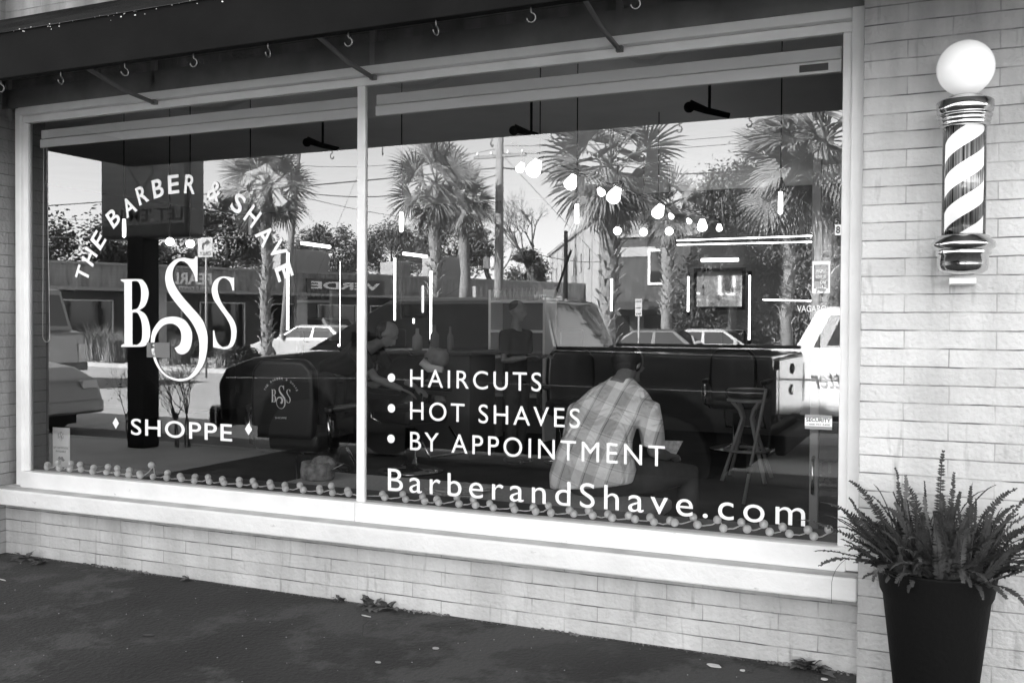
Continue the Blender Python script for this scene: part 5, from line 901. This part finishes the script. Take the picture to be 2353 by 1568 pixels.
# ------------------------------------------------------------------ buildings across the street
A_, B_ = Vector((-27, -27, 0)), Vector((-15.7, -50, 0)); ud = (A_-B_).normalized(); nd = Vector((-ud.y, ud.x, 0)); nd = nd if nd.x > 0 else -nd
ml = empty('shopping_strip', A_, 'long low row of shops with a pale brick parapet and dark shopfronts', 'building'); mi = Matrix.Translation(-A_); LL = (A_-B_).length
def fac(mb, s0, s1, d0, d1, z0, z1):       # s along the facade from B, d out from it
    c = B_+ud*(s0+s1)/2+nd*(d0+d1)/2; c.z = (z0+z1)/2; mb.obox(c, ud, nd, Z1, (s1-s0)/2, (d1-d0)/2, (z1-z0)/2)
b = MB(); fac(b, 0, LL+9, -.2, 0, 2.75, 3.62); fac(b, 9, 9.6, .0, .5, -.2, 3.3); b.xf(mi).build('parapet', K['mallbrick'], ml)
for s in (0, 7.2, 13, 19, 25.5, 31): b = MB(); fac(b, s, s+.55, -.25, -.02, SZ, 2.75); b.xf(mi).build('pillar', K['mallbrick'], ml)
b = MB(); fac(b, -.1, LL+9, -.3, .08, 3.62, 3.72); b.xf(mi).build('coping', K['roofc'], ml); b = MB(); fac(b, 0, LL+9, -12, -1.4, SZ, 3.5); b.xf(mi).build('shopfront', K['storefront'], ml)
b = MB(); fac(b, 0, LL+9, -1.4, .1, 2.6, 2.745); b.xf(mi).build('canopy', K['roofc'], ml)
for i in range(11):
    b = MB(); s = 1.2+i*2.9; fac(b, s, s+2.0, -1.39, -1.35, .1, 2.2); f = b.xf(mi).build('shop_window', K['carglass'], ml); b = MB(); fac(b, s-.06, s, -1.39, -1.3, .1, 2.25); fac(b, s+2, s+2.06, -1.39, -1.3, .1, 2.25); fac(b, s, s+2.0, -1.39, -1.3, 2.2, 2.26); b.xf(mi).build('frame', K['shade'], f)
def fx(dx):                                # facade coordinate seen at a photo column
    p0, p1 = D(dx, 700, 20), D(dx, 700, 40); d = p1-p0
    o = Vector((B_.x, -B_.y, 0)); u2 = Vector((ud.x, -ud.y, 0)); n2 = Vector((u2.y, -u2.x, 0)); k = (o-p0).dot(n2)/d.dot(n2); return (p0+d*k-o).dot(u2)
s1, s0 = fx(702), fx(880); b = MB(); fac(b, s0, s1, .01, .12, 2.72, 3.4); sb = b.xf(mi).build('shop_sign', K['signdark'], ml); b = MB(); q = B_+ud*(s0+.25)+nd*.125; text_on(b, 'VERDE', (q.x, q.y, 2.93), ud, Z1, s1-s0-.45, .34, bold=.03); b.xf(mi).build('sign_letters', K['vinyl'], sb, fix=False)
s1, s0 = fx(395), fx(486); q = B_+ud*s0+nd*.02; b = MB(); text_on(b, 'PEARL', (q.x, q.y, 2.95), ud, Z1, s1-s0, .5, bold=.03); text_on(b, 'LITTLE OYSTER', (q.x, q.y, 2.66), ud, Z1, (s1-s0)*.95, .2, bold=.02)
b.xf(mi).build('wall_lettering', K['vinyl'], ml, fix=False)
for s, w, h in ((fx(815), 2.6, 1.0), (fx(1125), 1.6, 1.1), (fx(1005), .9, .7)): b = MB(); fac(b, s, s+w, -4, -2.5, 3.5, 3.9+h); b.xf(mi).build('roof_unit', K['roofc'], ml, bevel=.02)
# tall pale building, dark brick building
a, c = M(1262, 592, 70), M(1376, 520, 44); tb = empty('warehouse', (a.x, a.y, SZ), 'tall pale windowed building beyond the end of the shop row', 'building'); u2 = Vector((c.x-a.x, c.y-a.y, 0)); L2 = u2.length; u2 = u2.normalized(); n2 = Vector((-u2.y, u2.x, 0)); n2 = n2 if n2.x > 0 else -n2
H = 7.2; b = MB(); b.obox(u2*L2/2+n2*4.6+Z1*H/2, u2, n2, Z1, L2/2, 4.6, H/2); b.build('wall', K['stucco'], tb); b = MB(); b.obox(u2*L2/2+n2*4.6+Z1*(H+.1), u2, n2, Z1, L2/2+.15, 4.75, .1); b.build('roof', K['roofc'], tb)
for i in range(7):
    s = 1.8+i*L2/7.5; o = u2*s-n2*.03; b = MB(); b.obox(o+Z1*5.3, u2, n2, Z1, .5, .02, .55); b.build('window', K['carglass'], tb); b = MB(); b.obox(u2*(s+1.6)-n2*.05+Z1*H*.5, u2, n2, Z1, .12, .05, H*.5-.1); b.build('pilaster', K['stucco'], tb)
a, c = M(1380, 548, 40), M(1585, 700, 40); bb_ = empty('brick_building', (a.x, a.y, SZ), 'dark brick building with a white-framed window behind the biggest palm', 'building'); w = c.x-a.x; h = a.z-SZ
MB().box(0, w, -9, 0, 0, h).build('wall', K['darkbrick'], bb_); MB().box(-.1, w+.1, -9.1, .1, h+.003, h+.15).build('coping', K['roofc'], bb_); MB().box(0, w*.62, .003, .06, h-.9, h-.45).build('stone_band', K['stucco'], bb_); q = M(1495, 578, 40); q2 = M(1530, 648, 40); x0, x1, z0, z1 = q.x-a.x, q2.x-a.x, q2.z-SZ, q.z-SZ
wf = MB().box(x0-.12, x1+.12, .002, .08, z0-.12, z1+.12).build('window', K['trim'], bb_); MB().box(x0, x1, .082, .09, z0, z1).build('pane', K['carglass'], wf); zc = M(1500, 695, 40).z-SZ; MB().box(w*.2, w, .01, 2.2, zc-.35, zc).build('canopy', K['cardark'], bb_)
for x in (w*.1, w*.5, w*.8): MB().box(x, x+1.0, .003, .05, .1, zc-.6).build('door', K['carglass'], bb_)
# ------------------------------------------------------------------ light: low sun from behind the shop, neutral because the photograph is black and white
EL, AZI = R(32), R(-32)
sd_ = Vector((math.sin(AZI)*math.cos(EL), math.cos(AZI)*math.cos(EL), math.sin(EL)))
sl = bpy.data.lights.new('sun', 'SUN'); sl.energy = 5.0; sl.angle = R(.5); so = bpy.data.objects.new('sun', sl); col.objects.link(so); so.rotation_euler = (-sd_).to_track_quat('-Z', 'Y').to_euler()
wd = bpy.data.worlds.new('World'); sc.world = wd; wd.use_nodes = True; nt = wd.node_tree; bg = nt.nodes['Background']; sk = nt.nodes.new('ShaderNodeTexSky'); sk.sky_type = 'NISHITA'; sk.sun_disc = False; sk.sun_elevation = EL; sk.sun_rotation = AZI; sk.air_density = 1.0; sk.dust_density = .7
bw = nt.nodes.new('ShaderNodeRGBToBW'); nt.links.new(sk.outputs[0], bw.inputs[0]); nt.links.new(bw.outputs[0], bg.inputs['Color']); bg.inputs['Strength'].default_value = .14
# added unseen block on the left, keeps the near kerb in shade
nb_ = empty('street_shade_block', (-17, 0, 0), 'added plain brick block out of view on the left, shading the near street', 'building'); MB().box(-14, 7.9, -.2, 8, -.1, 6.1).build('wall', K['brick'], nb_)
sc.view_settings.view_transform = 'Standard'; sc.view_settings.look = 'None'; sc.view_settings.gamma = 1; sc.view_settings.exposure = 2.95
sc.cycles.max_bounces = 10; sc.cycles.transparent_max_bounces = 16; sc.cycles.caustics_reflective = False; sc.cycles.caustics_refractive = False
sc.cycles.sample_clamp_indirect = 6
